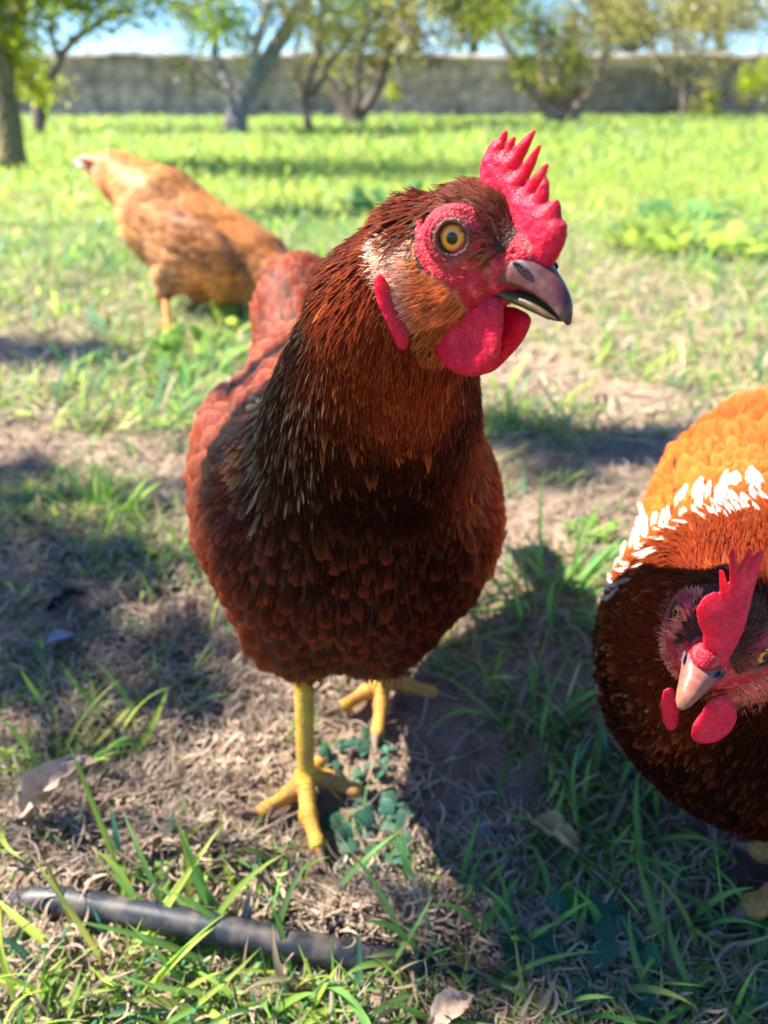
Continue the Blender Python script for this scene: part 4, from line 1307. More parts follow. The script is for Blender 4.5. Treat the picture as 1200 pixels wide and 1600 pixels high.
# ---------------- hen at the right edge
H2O = A_([.1290, .2393, .238]); H2M = hframe(-.6238, -.0559, -.1407)
c5 = lambda pts: [(900 + x / 2.5, 840 + y / 2.5) for x, y in pts]
comb2px = c5([(478, 330), (470, 275), (500, 228), (545, 205), (566, 215), (563, 150), (562, 116), (578, 118), (592, 165), (604, 195), (604, 100), (608, 35), (622, 30), (628, 70), (634, 118), (650, 90),
              (684, 30), (696, 34), (688, 70), (670, 108), (700, 60), (736, 32), (744, 40), (725, 110), (700, 190), (682, 260), (655, 350), (600, 440), (540, 505), (500, 515), (500, 440), (500, 380)])
W2 = lambda x, y, z: H2O + H2M @ (A_([x, y, z]) * .001)
PL0 = (W2(22, 0, 5), hframe(-1.25, -.05, -.1))      # the comb is twisted and leans over
PL1 = (W2(17, -6, -12), hframe(-1.35, -.05, -.1)); PL2 = (W2(16, 7, -12), hframe(-1.35, -.05, -.1))
c2 = unproj_plane(comb2px, PL0[0], PL0[1], 1, 0)
w2a = unproj_plane(c5([(340, 600), (375, 590), (400, 640), (402, 700), (393, 742), (365, 758), (345, 740), (333, 700), (333, 640)]), PL1[0], PL1[1], 1, 0)
w2b = unproj_plane(c5([(448, 775), (458, 735), (490, 690), (520, 640), (590, 610), (615, 650), (630, 690), (622, 730), (590, 770), (540, 800), (490, 808), (458, 797)]), PL2[0], PL2[1], 1, 0)
print('comb2', c2.min(0), c2.max(0), w2a.min(0), w2a.max(0), w2b.min(0), w2b.max(0))
E1 = P(1195, 1040, .405); E2 = P(1235, 830, .50); E3 = P(1275, 740, .60)
body2 = [(E1, (-.5, -.8, -.1), UP, (.084, .086, .086), .04), (E2, (-.5, -.8, -.2), UP, (.11, .090, .088), .05), (E3, (-.5, -.8, -.3), UP, (.09, .07, .07), .04)]
NA, NB, NC = P(1143, 985, .312), P(1172, 980, .352), P(1190, 960, .405)
neck2 = [(NA, .0185), (NB, .043), (NC, .066)]
WT = A_([.85, .78, .68]); RB2 = A_([.17, .021, .006]); OR2 = A_([.62, .135, .022])
ctrl2 = [
    (P(1150, 880, .33), A_([.2, .6, .3]), .6, .018, .0046, RB2, OR2 * .7, RB2, 1),
    (P(1030, 940, .35), A_([-.6, .5, -.2]), .7, .020, .0052, RB2 * .8, RB2, OR2 * .6, 1),
    (P(985, 1000, .37), A_([-.5, .6, -.4]), .8, .020, .0060, RB2 * .6, RB2 * .9, OR2 * .5, 1),
    (P(1050, 1120, .34), A_([-.3, .1, -1]), .8, .020, .0055, RB2 * .6, RB2 * .8, OR2 * .5, 1),
    (P(1190, 1180, .33), A_([0, .1, -1]), 1.0, .020, .0065, DK * .8, DK, RB2 * .6, 1),
    (P(1100, 1230, .36), A_([0, .3, -1]), 1.1, .022, .0120, DK * .7, DK * 1.1, RB2 * .6, 0),  # shadow over the lower breast is built into these dark tones
    (P(950, 1080, .40), A_([-.2, .7, -.7]), 1, .024, .0120, DK, RB2 * .7, RB2, 0),
    (P(1120, 830, .42), A_([.25, .8, .35]), .9, .024, .0110, OR2 * .8, OR2, OR2 * 1.15, 0),
    (P(1010, 830, .45), A_([.1, .8, .1]), .9, .026, .0130, OR2 * .8, OR2, OR2 * 1.1, 0),
    (P(1150, 720, .52), A_([.4, .8, .2]), 1.1, .034, .0170, OR2 * .75, OR2, OR2 * 1.1, 0),
    (P(1050, 740, .54), A_([.4, .8, .0]), 1.1, .034, .0170, OR2 * .75, OR2, OR2 * 1.1, 0),
]


def mod2(p, cb, ce, ct, r):
    q = proj(p)
    # pale feathers in a band round the base of the hackle
    arc = np.interp(q[0], [940, 960, 1000, 1050, 1100, 1150, 1210, 1300], [960, 905, 872, 828, 808, 795, 785, 780])
    if abs(q[1] - arc) < 30 and q[0] > 950 and r.random() < .36:
        k = r.uniform(.5, 1); return mix(cb, WT, k * .8), mix(ce, WT, k), mix(WT, OR2, .2) * .8, .5, 1.3
    elif q[0] < 1060 and 900 < q[1] < 1100 and r.random() < .3:
        ct = mix(ct, A_([.55, .42, .34]), .7)
    return cb, ce, ct


fa = G(1205, 1378, .012); fb = G(1290, 1345, .012)
legs2 = [dict(chain=(P(1235, 1180, .43), P(1262, 1240, .46), G(1250, 1395, .017)), toes=[toe([(1215, 1402), (1180, 1413), (1130, 1434)], .013, .008), toe([(1235, 1440), (1225, 1470), (1215, 1500)]), toe([(1290, 1410), (1320, 1430), (1350, 1440)]), toe([(1270, 1380), (1280, 1372)])], s=1.35),
         dict(chain=(P(1290, 1120, .46), P(1300, 1200, .49), G(1262, 1345, .017)), toes=[toe([(1225, 1340), (1190, 1332), (1144, 1316)], .013, .008), toe([(1255, 1370), (1235, 1385), (1222, 1396)]), toe([(1300, 1345), (1330, 1350), (1350, 1352)]), toe([(1275, 1335), (1285, 1330)])], s=1.25)]
pal2 = dict(under=A_([.05, .011, .005]), leg=(.78, .42, .10), comb=(.64, .010, .038), beak=(.30, .085, .07), beaklow=(.20, .10, .06), beaktip=(.30, .115, .065),
            cheek=A_([.85, .26, .14]), tuft=A_([.34, .10, .05]), crown=A_([.16, .042, .024]), throat=A_([.34, .08, .025]), mod=mod2, tanface=1, bl=.82)
hen2 = make_hen('brown hen at the right edge lowering its head, white feathers across its orange back', (.27, .32, 0), body2, neck2, (H2O, H2M, .97),
                legs2, ctrl2, .0018, (c2, 0, 3.2, lambda V: 0, lambda V: np.clip(1.3 - (V[:, 2] - 2) * .025, .4, 1.5)),
                [(w2a, 0, 2.0, lambda V: 0), (w2b, 0, 2.4, lambda V: 0)], pal2, 1.0, seed=8, planes=[PL0, PL1, PL2])

# ---------------- hen pecking behind
D3 = 1.62
T1 = P(320, 392, 1.66); T2 = P(262, 345, 1.70); T3 = P(205, 290, 1.74); T0 = P(375, 415, 1.64)
fw = T0 - T2; fw = fw / np.linalg.norm(fw)
body3 = [(T1, fw, UP, (.125, .10, .100), .05), (T2, fw, UP, (.11, .095, .105), .05), (T3, fw, UP, (.11, .05, .058), .05), (T0, fw, UP, (.09, .08, .085), .05), (P(318, 392, 1.572), fw, UP, (.088, .024, .052), .012), (P(228, 302, 1.70), fw + A_([0, 0, .12]), UP, (.085, .062, .052), .018)]
hO = P(485, 512, 1.52); hM = hframe(1.2, 1.0, 0)
neck3 = [(P(462, 480, 1.55), .034), (P(440, 445, 1.58), .050), (P(410, 420, 1.61), .068)]
BF = A_([.72, .27, .075]); BL = A_([.80, .42, .19]); WB = A_([.9, .85, .78]); DB = A_([.20, .065, .025])
g3 = lambda a, b, z=.01: G(a, b, z)
ctrl3 = [
    (P(420, 430, 1.57), A_([-.8, .2, -.3]), 1, .05, .022, DB, BF * .8, BF, 1),
    (P(360, 350, 1.58), fw * -1, 1, .055, .03, BF * .8, BF, BF, 0),
    (P(300, 370, 1.55), fw * -1, 1, .06, .034, DB * 2, BF, BL, 0),
    (P(250, 430, 1.58), -fw + A_([0, 0, -.4]), 1, .05, .03, BL * .9, BL, BL * 1.1, 0),  # pale rear flank: sunlight on that side put into the colour
    (P(220, 350, 1.60), -fw, .9, .05, .03, BF, BL, BL, 0),
    (P(350, 450, 1.57), -fw + A_([0, 0, -.3]), 1.1, .05, .03, BF, BF * 1.1, BF * 1.1, 0),
    (P(240, 270, 1.66), -fw, 1, .055, .03, BF * .8, BF, BF, 0),
    (P(135, 262, 1.76), -fw, .55, .06, .026, BL, WB, WB, 0),
]


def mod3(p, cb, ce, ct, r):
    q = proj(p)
    dk = math.exp(-(((q[0] - 322) / 48) ** 2 + ((q[1] - 362) / 24) ** 2)) + math.exp(-(((q[0] - 275) / 55) ** 2 + ((q[1] - 308 + (q[0] - 275) * .25) / 13) ** 2))  # dark wing patch, plus the shadow gap under the rump painted in
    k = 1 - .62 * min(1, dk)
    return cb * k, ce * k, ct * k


a3 = g3(262, 508, .014); a4 = g3(343, 496, .014)
legs3 = [dict(chain=(P(262, 440, 1.66), P(258, 468, 1.66), a3), toes=[toe([(272, 514), (285, 518), (298, 520)]), toe([(262, 516), (262, 524), (260, 530)]), toe([(252, 512), (245, 516), (238, 518)]), toe([(250, 506), (244, 505)])], s=1.1),
         dict(chain=(P(322, 440, 1.68), P(330, 470, 1.70), a4), toes=[toe([(352, 500), (362, 503), (372, 505)]), toe([(345, 503), (347, 508), (350, 514)]), toe([(336, 500), (330, 503), (325, 505)]), toe([(336, 494), (332, 493)])], s=1.1)]
pal3 = dict(under=A_([.25, .09, .04]), leg=(.60, .26, .04), comb=(.6, .03, .05), beak=(.3, .15, .1), beaklow=(.3, .2, .1), beaktip=(.3, .2, .1),
            cheek=A_([.5, .2, .08]), tuft=A_([.5, .25, .1]), crown=A_([.2, .07, .03]), throat=A_([.3, .1, .04]), mod=mod3)
c3 = A_([(-8, 14), (-6, 30), (0, 38), (4, 26), (10, 38), (13, 24), (19, 33), (21, 20), (27, 24), (31, 10), (28, 2), (10, 8)])
w3 = A_([(10, -10), (22, -10), (24, -20), (18, -30), (12, -28), (9, -18)])
tb = P(165, 272, 1.74)
tail3 = [(tb + A_([.02, 0, .0]), P(118 + 6 * abs(k), 254 + 6 * k, 1.78 + .012 * k), .055, BL * .9, A_([.95, .92, .88])) for k in (-2, -1, 0, 1, 2, 3)]
wc3 = P(315, 372, 1.60)
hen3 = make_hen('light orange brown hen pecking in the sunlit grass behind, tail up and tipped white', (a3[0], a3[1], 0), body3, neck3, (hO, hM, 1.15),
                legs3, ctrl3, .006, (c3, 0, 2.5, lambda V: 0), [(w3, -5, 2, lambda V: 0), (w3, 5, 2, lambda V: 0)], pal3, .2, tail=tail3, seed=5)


# ================================================================== orchard
M_BARK = skinmat('bark', 0, (1, 1, 1), .85, 26, .9, .02, spec=.2, mottle=.35)
M_STONE = skinmat('old_wall', 0, (1, 1, 1), .9, 3.2, .8, .05, spec=.2, mottle=.4)


def leaves(centres, radii, counts, size, tones, squash=.8):
    """many small folded leaves spread through the volume of each clump"""
    Vs, Qs, Cs = [], [], []
    n0 = 0
    for c, r, k, tn in zip(centres, radii, counts, tones):
        k = int(k)
        d = rng.normal(0, 1, (k, 3)); d /= np.linalg.norm(d, axis=1)[:, None]
        p = c + d * (r * rng.random(k) ** .45)[:, None] * [1, 1, squash]
        keep = p[:, 2] > .12; p = p[keep]; k = len(p)
        ax = rng.normal(0, 1, (k, 3)); ax[:, 2] -= .35; ax /= np.linalg.norm(ax, axis=1)[:, None]
        s_ = rng.normal(0, 1, (k, 3)); s_ -= ax * (s_ * ax).sum(1)[:, None]; s_ /= np.linalg.norm(s_, axis=1)[:, None]
        nn = np.cross(ax, s_)
        L_ = size * rng.uniform(.6, 1.35, k)[:, None]; W = L_ * rng.uniform(.2, .3, k)[:, None]
        a = p; b = p + ax * L_ * .45 + s_ * W + nn * W * .35; c_ = p + ax * L_; d_ = p + ax * L_ * .45 - s_ * W + nn * W * .35; m_ = p + ax * L_ * .5
        V = np.stack([a, b, c_, d_, m_], 1).reshape(-1, 3)
        o_ = np.arange(k)[:, None] * 5 + n0
        Qs.append(np.concatenate([o_ + [0, 4, 1, 1], o_ * 0 + 0], 1)[:, :0])
        T = np.concatenate([o_ + [0, 1, 4], o_ + [1, 2, 4], o_ + [4, 2, 3], o_ + [0, 4, 3]])
        Vs.append(V); Cs.append(np.repeat(np.asarray(tn) * rng.uniform(.55, 1.4, k)[:, None], 5, 0)); Qs[-1] = T
        n0 += len(V)
    return np.concatenate(Vs), np.concatenate(Qs), np.concatenate(Cs)


LG = A_([.17, .23, .02]); LY = A_([.36, .40, .03]); LD = A_([.04, .07, .012]); LGy = A_([.32, .29, .09])


def twigs(mb, centres, radii, col, k=7, r0=.012):
    for c, r in zip(centres, radii):
        for _ in range(k):
            a = c + rng.normal(0, .25, 3) * r; b = c + rng.normal(0, .75, 3) * r
            mid = (a + b) / 2 + rng.normal(0, .1, 3) * r
            V, Qd, T = tube(spline([a, mid, b], 5), np.linspace(r0, r0 * .25, 5), 4)
            mb.add(V, Qd, T, col)


def tree(name, label, cat, limbs, clumps, size=.07, bark=(.17, .13, .10), group=None, twig=6, tr=.012):
    """limbs: [(points, r0, r1)] in world space; clumps: [(centre, radius, leaves, tone)]"""
    base = limbs[0][0][0] if len(limbs) else clumps[0][0]
    root = empty(name, label, cat, (base[0], base[1], 0), group)
    mb = MB()
    for pts, r0, r1 in limbs:
        pth = spline(np.array(pts), 14)
        pth = pth + rng.normal(0, .12, pth.shape) * r1
        V, Qd, T = tube(pth, np.linspace(r0, r1, 14) * (1 + rng.normal(0, .05, 14)), 9)
        mb.add(V, Qd, T, A_(bark) * random.uniform(.85, 1.15))
    cs = [c[0] for c in clumps]; rs = [c[1] for c in clumps]
    if twig: twigs(mb, cs, rs, A_(bark), twig, tr)
    link('trunk', mb.mesh('trunk'), M_BARK, root)
    V, T, Cc = leaves(cs, rs, [c[2] * ((1.5 if c[0][2] > 1.25 else .75) if group == TG else 1) for c in clumps], size, [c[3] for c in clumps])
    link('crown', mesh_np('crown', V, None, T, Cc, smooth=False), M_LEAF, root)
    return root


def D(px, py, d): return P(px, py, d)
# depth along the camera axis for a trunk standing at ground pixel
def dep(px, py): g = G(px, py); return g[1] * cp + CAM_H * sp


def grow(specs, d0):
    """limb outlines given as layout points; every limb gets its own depth drift"""
    out = []
    for pts, r0, r1, dd in specs:
        m = len(pts)
        out.append(([P(a, b_, d0 + dd * i / max(1, m - 1)) for i, (a, b_) in enumerate(pts)], r0, r1))
    return out


def cl(lst, d0, spread):
    return [(P(a, b_, d0 + rng.uniform(-spread, spread)), r, n, t) for (a, b_, r, n, t) in lst]


TG = 'fruit trees of the orchard'
# tree at the left edge
d = dep(18, 266)
tree('fruit_tree', 'thick leaning tree trunk at the far left edge with bright leaves low on it', 'tree',
     grow([([(22, 268), (14, 210), (2, 120), (-8, 30), (-20, -120), (-60, -330)], .10, .06, .0), ([(8, 150), (20, 60), (40, -60), (90, -240)], .05, .03, .6), ([(0, 60), (-60, -60), (-160, -200)], .05, .02, -.5)], d),
     cl([(30, 70, .22, 330, LY * 1.1), (35, 120, .20, 300, LY), (10, 20, .28, 300, LG), (62, 145, .12, 90, LY), (120, 10, .35, 250, LD * 1.5), (60, -60, .5, 500, LG), (160, -60, .5, 450, LG), (-60, -150, .7, 700, LG), (90, -250, .8, 900, LG), (-80, -380, .9, 900, LG), (150, -420, .9, 800, LG), (30, -560, .9, 700, LG)], d, .4), .065, bark=(.20, .16, .07), group=TG)
d = dep(62, 216)
tree('fruit_tree', 'slender curved tree second from the left with dark drooping branches', 'tree',
     grow([([(64, 217), (60, 180), (62, 150), (85, 110), (108, 70), (160, 32), (215, 10)], .09, .03, .0), ([(62, 150), (40, 110), (20, 60), (10, -40)], .05, .03, .4), ([(95, 95), (80, 50), (90, 0), (120, -120)], .05, .03, -.4), ([(66, 190), (82, 150), (84, 130)], .04, .02, .3)], d),
     cl([(70, 110, .30, 130, LY), (100, 140, .25, 80, LGy), (150, 15, .45, 260, LD * 1.4), (230, 5, .5, 260, LD * 1.3), (60, -40, .9, 700, LG), (200, -90, .9, 700, LG), (330, -40, .5, 250, LG), (100, -300, 1.3, 1000, LG), (-60, -200, 1.2, 900, LG), (280, -250, 1.1, 700, LG)], d, .7), .075, group=TG)
d = dep(368, 217)
tree('fruit_tree', 'grey forked tree with a long pale limb rising to the right, left of the hen', 'tree',
     grow([([(368, 219), (370, 185), (378, 160), (400, 120), (430, 75), (475, 5), (520, -90), (560, -250)], .15, .07, .2), ([(370, 182), (362, 150), (350, 120), (338, 90), (335, 40), (300, -60)], .09, .03, .3), ([(385, 150), (395, 110), (400, 70), (415, 20), (440, -120)], .07, .04, -.5), ([(376, 165), (350, 140), (318, 120), (295, 90)], .04, .015, -.3)], d),
     cl([(310, 55, .30, 260, LY), (345, 30, .40, 420, LG * 1.3), (290, 15, .30, 260, LY), (380, 60, .30, 200, LY), (300, 110, .35, 130, LGy), (340, 130, .35, 70, LGy), (400, 110, .25, 90, LY), (440, 20, .45, 260, LGy), (380, -60, .9, 800, LG), (500, -120, 1.1, 900, LG), (280, -120, .9, 700, LG), (430, -320, 1.3, 1100, LG), (600, -280, 1.1, 700, LG), (250, -330, 1.1, 800, LG)], d, .6), .075, bark=(.24, .21, .19), group=TG, twig=9)
d = dep(486, 212)
tree('fruit_tree', 'thin crooked trunk with sparse pale leaves beside the forked grey tree', 'tree',
     grow([([(486, 214), (480, 180), (476, 150), (486, 115), (500, 60), (505, -20)], .07, .03, 0), ([(478, 165), (468, 130), (460, 90), (470, 40)], .05, .02, .4), ([(480, 150), (500, 130), (520, 90), (545, 60)], .05, .02, -.4)], d),
     cl([(480, 120, .4, 90, LGy), (505, 90, .4, 140, LY), (530, 50, .5, 260, LGy), (480, 30, .5, 240, LY * .8), (510, -20, .7, 500, LG), (490, -180, 1.1, 800, LG)], d, .5), .075, bark=(.20, .14, .11), group=TG, twig=9)
d = dep(550, 203)
tree('fruit_tree', 'distant V shaped tree with a wide spread of grey green branches behind the hen', 'tree',
     grow([([(552, 204), (550, 188), (530, 155), (512, 125), (500, 80), (480, 20)], .16, .05, 0), ([(552, 192), (575, 165), (595, 125), (610, 80), (630, 20)], .12, .05, .5), ([(550, 190), (560, 150), (560, 100), (575, 30)], .08, .04, -.4)], d),
     cl([(560, 90, .7, 200, LGy), (520, 60, .7, 260, LGy), (600, 60, .8, 380, LGy), (575, 20, .9, 500, LG), (630, 20, .9, 450, LGy), (540, -20, 1.0, 600, LY * .8), (650, 60, .7, 260, LGy), (610, -80, 1.3, 900, LG), (520, -120, 1.2, 800, LG)], d, .9), .10, bark=(.15, .11, .09), group=TG, twig=14, tr=.02)
d = dep(880, 199)
tree('fruit_tree', 'wide many stemmed fruit tree with yellow green leaves above the red comb', 'tree',
     grow([([(868, 201), (862, 180), (840, 155), (820, 130), (800, 90), (770, 30)], .14, .05, 0), ([(880, 202), (880, 165), (872, 130), (880, 80), (900, 20)], .17, .06, .4), ([(892, 200), (900, 172), (925, 145), (940, 105), (950, 40)], .15, .05, -.4), ([(875, 185), (850, 140), (850, 90), (840, 30)], .08, .04, .3)], d),
     cl([(815, 100, .38, 170, LY * 1.2), (830, 125, .35, 150, LY), (862, 150, .4, 180, LY), (905, 150, .4, 150, LGy), (850, 60, .8, 600, LG * 1.2), (800, 30, .8, 550, LY * .8), (900, 60, .9, 650, LGy), (900, 95, .5, 200, LG), (940, 20, .9, 600, LGy), (760, 10, .7, 350, LG * 1.3), (990, 10, .8, 400, LGy), (720, 60, .5, 120, LGy), (860, -60, 1.4, 1000, LG), (980, -80, 1.2, 800, LG), (740, -90, 1.2, 700, LG)], d, 1.0), .10, bark=(.26, .18, .13), group=TG, twig=14, tr=.02)
d = dep(618, 189)
tree('sapling', 'tiny young sapling with a tuft of pale leaves against the stone wall', 'tree',
     grow([([(618, 190), (617, 165), (615, 150)], .05, .03, 0)], d), cl([(613, 145, .3, 110, LY), (612, 130, .2, 50, LGy)], d, .1), .11, group=None, twig=4)
d = dep(1115, 190)
tree('shrub', 'low bright green shrub before the wall at the right, taller of two', 'shrub',
     grow([([(1112, 190), (1108, 165), (1100, 120)], .03, .02, 0), ([(1112, 190), (1120, 150), (1125, 110)], .03, .02, .2)], d),
     cl([(1110, 175, .28, 110, LY * 1.1), (1112, 150, .25, 70, LY), (1105, 130, .3, 70, LGy), (1085, 165, .25, 60, LGy), (1125, 95, .5, 70, LGy)], d, .2), .11, twig=6)
d = dep(1180, 196)
tree('shrub', 'rounded lime green shrub at the right edge in front of the wall', 'shrub',
     grow([([(1165, 196), (1166, 165), (1172, 130)], .04, .02, 0)], d),
     cl([(1175, 120, .42, 220, LY * 1.1), (1190, 130, .4, 180, LY), (1165, 150, .2, 50, LGy), (1200, 105, .3, 100, LY), (1215, 160, .4, 120, LGy)], d, .2), .11, twig=5)
d = dep(1040, 192)
tree('fruit_tree', 'thin bare branched tree standing against the wall at the right', 'tree',
     grow([([(1065, 193), (1068, 150), (1060, 100), (1050, 40), (1040, -40)], .06, .03, 0), ([(1068, 150), (1090, 110), (1100, 60), (1120, 0)], .04, .02, .3), ([(1064, 120), (1030, 90), (1010, 50), (990, 10)], .04, .02, .3)], d),
     cl([(1050, 60, .9, 200, LGy), (1110, 40, .9, 260, LGy), (1160, 40, .9, 300, LGy), (1020, 20, .8, 240, LGy), (1080, 90, .9, 130, LGy), (1190, 10, .9, 350, LGy), (1090, 0, 1.0, 420, LGy), (1140, -80, 1.6, 900, LG)], d, .8), .10, group=TG, twig=16, tr=.02)
# beyond the wall
for (px, top, w_, dd, tone, lab) in [(735, 20, 2.6, 34, LD, 'dark evergreen tree rising beyond the wall, above the comb'), (975, 20, 2.3, 33, LD * 1.3, 'dark trunked tree beyond the wall, right of the many stemmed tree'),
                                     (640, -20, 3.0, 38, LG * .8, 'grey green tree beyond the wall, directly left of the dark evergreen'), (1120, -10, 3.2, 36, LGy * .8, 'pale tree beyond the wall at the upper right'),
                                     (20, -30, 3.0, 36, LG * .6, 'dark leafy tree beyond the wall at the upper left')]:
    gb = P(px, 175, dd); gb[2] = 0
    cc = [(P(px + rng.uniform(-45, 45) * w_ / 2.6, top + rng.uniform(-90, 42), dd + rng.uniform(-1, 1)), w_ * .45, 420, tone) for _ in range(9)]
    cc += [(P(px + rng.uniform(-60, 60), top - 160, dd), w_ * .8, 500, tone)]
    top_p = P(px, top - 100, dd)
    tree('tall_tree', lab, 'tree', [([gb, (gb + top_p) / 2 + [.2, 0, 0], top_p], .3, .12)], cc, .24, group='tall trees beyond the wall', twig=8, tr=.05)

# the orchard tree that shades the left foreground: stands outside the frame on the left
SH = []
def shade(px, py, r, z0=0.0, h=2.3, n=260, at=None):
    g = G(px, py) if at is None else np.array(at)
    t = (h - g[2]) / SUN[2]
    SH.append((g + SUN * t, r * .9, n, LG))
for a in [(110, 990, .085), (230, 900, .06), (40, 880, .08), (60, 1080, .07), (260, 1100, .06), (180, 1190, .035), (30, 740, .06), (150, 880, .07), (320, 1010, .05), (-60, 980, .10), (-100, 820, .12)]:
    shade(a[0], a[1], a[2], h=random.uniform(2.1, 2.5), n=int(24000 * a[2] ** 2))
for a in [(860, 690, .085), (960, 700, .09), (790, 670, .05), (700, 690, .06), (30, 555, .13), (140, 560, .11), (430, 335, .22), (540, 330, .2), (480, 325, .25), (1050, 700, .1), (900, 745, .05)]:
    shade(a[0], a[1], a[2], h=random.uniform(2.3, 2.9), n=int(26000 * a[2] ** 2))
for p_, r_ in [(P(440, 620, .53), .028)]:
    shade(0, 0, r_, h=random.uniform(2.0, 2.3), n=int(80000 * r_ ** 2), at=p_)
for a in [(850, 1480, .05), (1000, 1500, .06), (1120, 1440, .05), (760, 1560, .03), (960, 1340, .04), (1180, 1560, .06)]:
    shade(a[0], a[1], a[2], h=random.uniform(1.9, 2.3), n=int(24000 * a[2] ** 2))
tb_ = A_([-2.75, 1.15, 0])
limbs = [([tb_, tb_ + [.05, 0, .6], tb_ + [.15, .05, 1.2]], .10, .08)]
for c_, r_, n_, t_ in SH:
    limbs.append(([tb_ + [.15, .05, 1.15], (tb_ + [.1, 0, 1.5]) * .5 + c_ * .5 + [0, 0, .15], c_], .012, .002))
tree('fruit_tree', 'leafy orchard tree outside the left edge, casting dappled shade over the foreground', 'tree', limbs, SH + [(tb_ + [-.3, .4, 2.1], .4, 500, LG)], .035, twig=0)

# ------------------------------------------------------------------ old boundary wall
dw = dep(600, 187)
yw = dw * cp + 0  # distance of its foot
yw = G(600, 187)[1]
root = empty('stone_wall', 'long grey rendered stone wall closing the orchard behind the trees', 'wall', (0, yw, 0))
ht = (P(600, 88, 1)[2] - CAM_H) / P(600, 88, 1)[1] * yw + CAM_H
xs = np.linspace(-45, 45, 500); zs = np.linspace(-.1, ht, 28)
XX, ZZ = np.meshgrid(xs, zs)
rough = (fbm(XX * 2.2, ZZ * 2.2, 5, 60) - .5) * .16
topw = (fbm(XX * .8, ZZ * 0, 3, 61) - .5) * .16
ZZ2 = ZZ + topw * (ZZ / ht).clip(0, 1)
nx_, nz_ = len(xs), len(zs)
front = np.stack([XX, yw + rough, ZZ2], -1).reshape(-1, 3)
back = front.copy(); back[:, 1] = yw + .5
i_, j_ = np.meshgrid(np.arange(nz_ - 1), np.arange(nx_ - 1), indexing='ij')
Qf = np.stack([i_ * nx_ + j_, i_ * nx_ + j_ + 1, (i_ + 1) * nx_ + j_ + 1, (i_ + 1) * nx_ + j_], -1).reshape(-1, 4)
o1 = len(front); kt = (nz_ - 1) * nx_ + np.arange(nx_ - 1)
Qt = np.stack([kt, kt + 1, kt + 1 + o1, kt + o1], -1)
bl = fbm(XX * .35, ZZ * .9, 4, 63); bl2 = fbm(XX * 3, ZZ * 3, 3, 64)
cw = A_([.50, .36, .31]) * (.6 + .8 * bl[..., None])
dkm = np.clip((bl2 - .60) * 6, 0, 1)[..., None] * .6
cw = cw * (1 - dkm) + A_([.06, .05, .05]) * dkm
stain = np.exp(-(((XX - 7.6) / 2.6) ** 2))[..., None] * .75 * (ZZ[..., None] < ht * .85)
cw = cw * (1 - stain) + A_([.07, .07, .08]) * stain
cw = cw.reshape(-1, 3)
link('wall_face', mesh_np('wall_face', np.concatenate([front, back]), np.concatenate([Qf, Qf[:, ::-1] + o1, Qt]), None, np.concatenate([cw, cw])), M_STONE, root)
mb = MB(); xx = -45.0
while xx < 45:
    w_ = random.uniform(.5, .9)
    tz = ht + (float(fbm(np.array([xx * .8]), np.array([0.]), 3, 61)[0]) - .5) * .16
    v = A_([[0, 0, 0], [1, 0, 0], [1, 1, 0], [0, 1, 0], [0, .15, 1], [1, .15, 1], [1, .85, 1], [0, .85, 1]], float)
    V = v * [w_ * .97, .66, .10] + [xx, yw - .10, tz - .01] + rng.normal(0, .012, (8, 3))
    mb.add(V, [[0, 3, 2, 1], [4, 5, 6, 7], [0, 1, 5, 4], [1, 2, 6, 5], [2, 3, 7, 6], [3, 0, 4, 7]], None, A_([.46, .40, .36]) * random.uniform(.8, 1.2))
    xx += w_
link('coping', mb.mesh('coping', smooth=False), M_STONE, root)

# ------------------------------------------------------------------ irrigation hose
def sub_pts(lst, z): return [G(a, b_, z) for a, b_ in lst]
hp_ = sub_pts(HOSE_PX, .012)
for q, dz in zip(hp_, [-.06, -.045, -.003, .001, .001, -.003, -.010, -.02, -.03, -.035]): q[2] = .0090 + dz
hp_ = spline(hp_, 90)
V, Qd, T = tube(hp_, .0080 * (1 + .03 * np.sin(np.arange(90) * .35)), 28)
ms, N, L, b = mat_new('hose_plastic')
tc = N.new('ShaderNodeTexCoord'); nz = node(N, 'ShaderNodeTexNoise', i_Scale=70.0, i_Detail=6.0); L.new(tc.outputs['Object'], nz.inputs['Vector'])
rp = N.new('ShaderNodeValToRGB'); rp.color_ramp.elements[0].position = .48; rp.color_ramp.elements[0].color = (.018, .022, .030, 1); rp.color_ramp.elements[1].position = .75; rp.color_ramp.elements[1].color = (.15, .12, .09, 1)
L.new(nz.outputs[0], rp.inputs[0]); L.new(rp.outputs[0], b.inputs['Base Color']); b.inputs['Roughness'].default_value = .5
bp = node(N, 'ShaderNodeBump', i_Strength=.3, i_Distance=.001); L.new(nz.outputs[0], bp.inputs['Height']); L.new(bp.outputs[0], b.inputs['Normal'])
ho = link('irrigation_hose', mesh_np('hose', V, Qd, T, np.full((len(V), 3), .06)), ms)
tag(ho, 'dark grey irrigation hose half buried in grass at the lower left', 'hose')

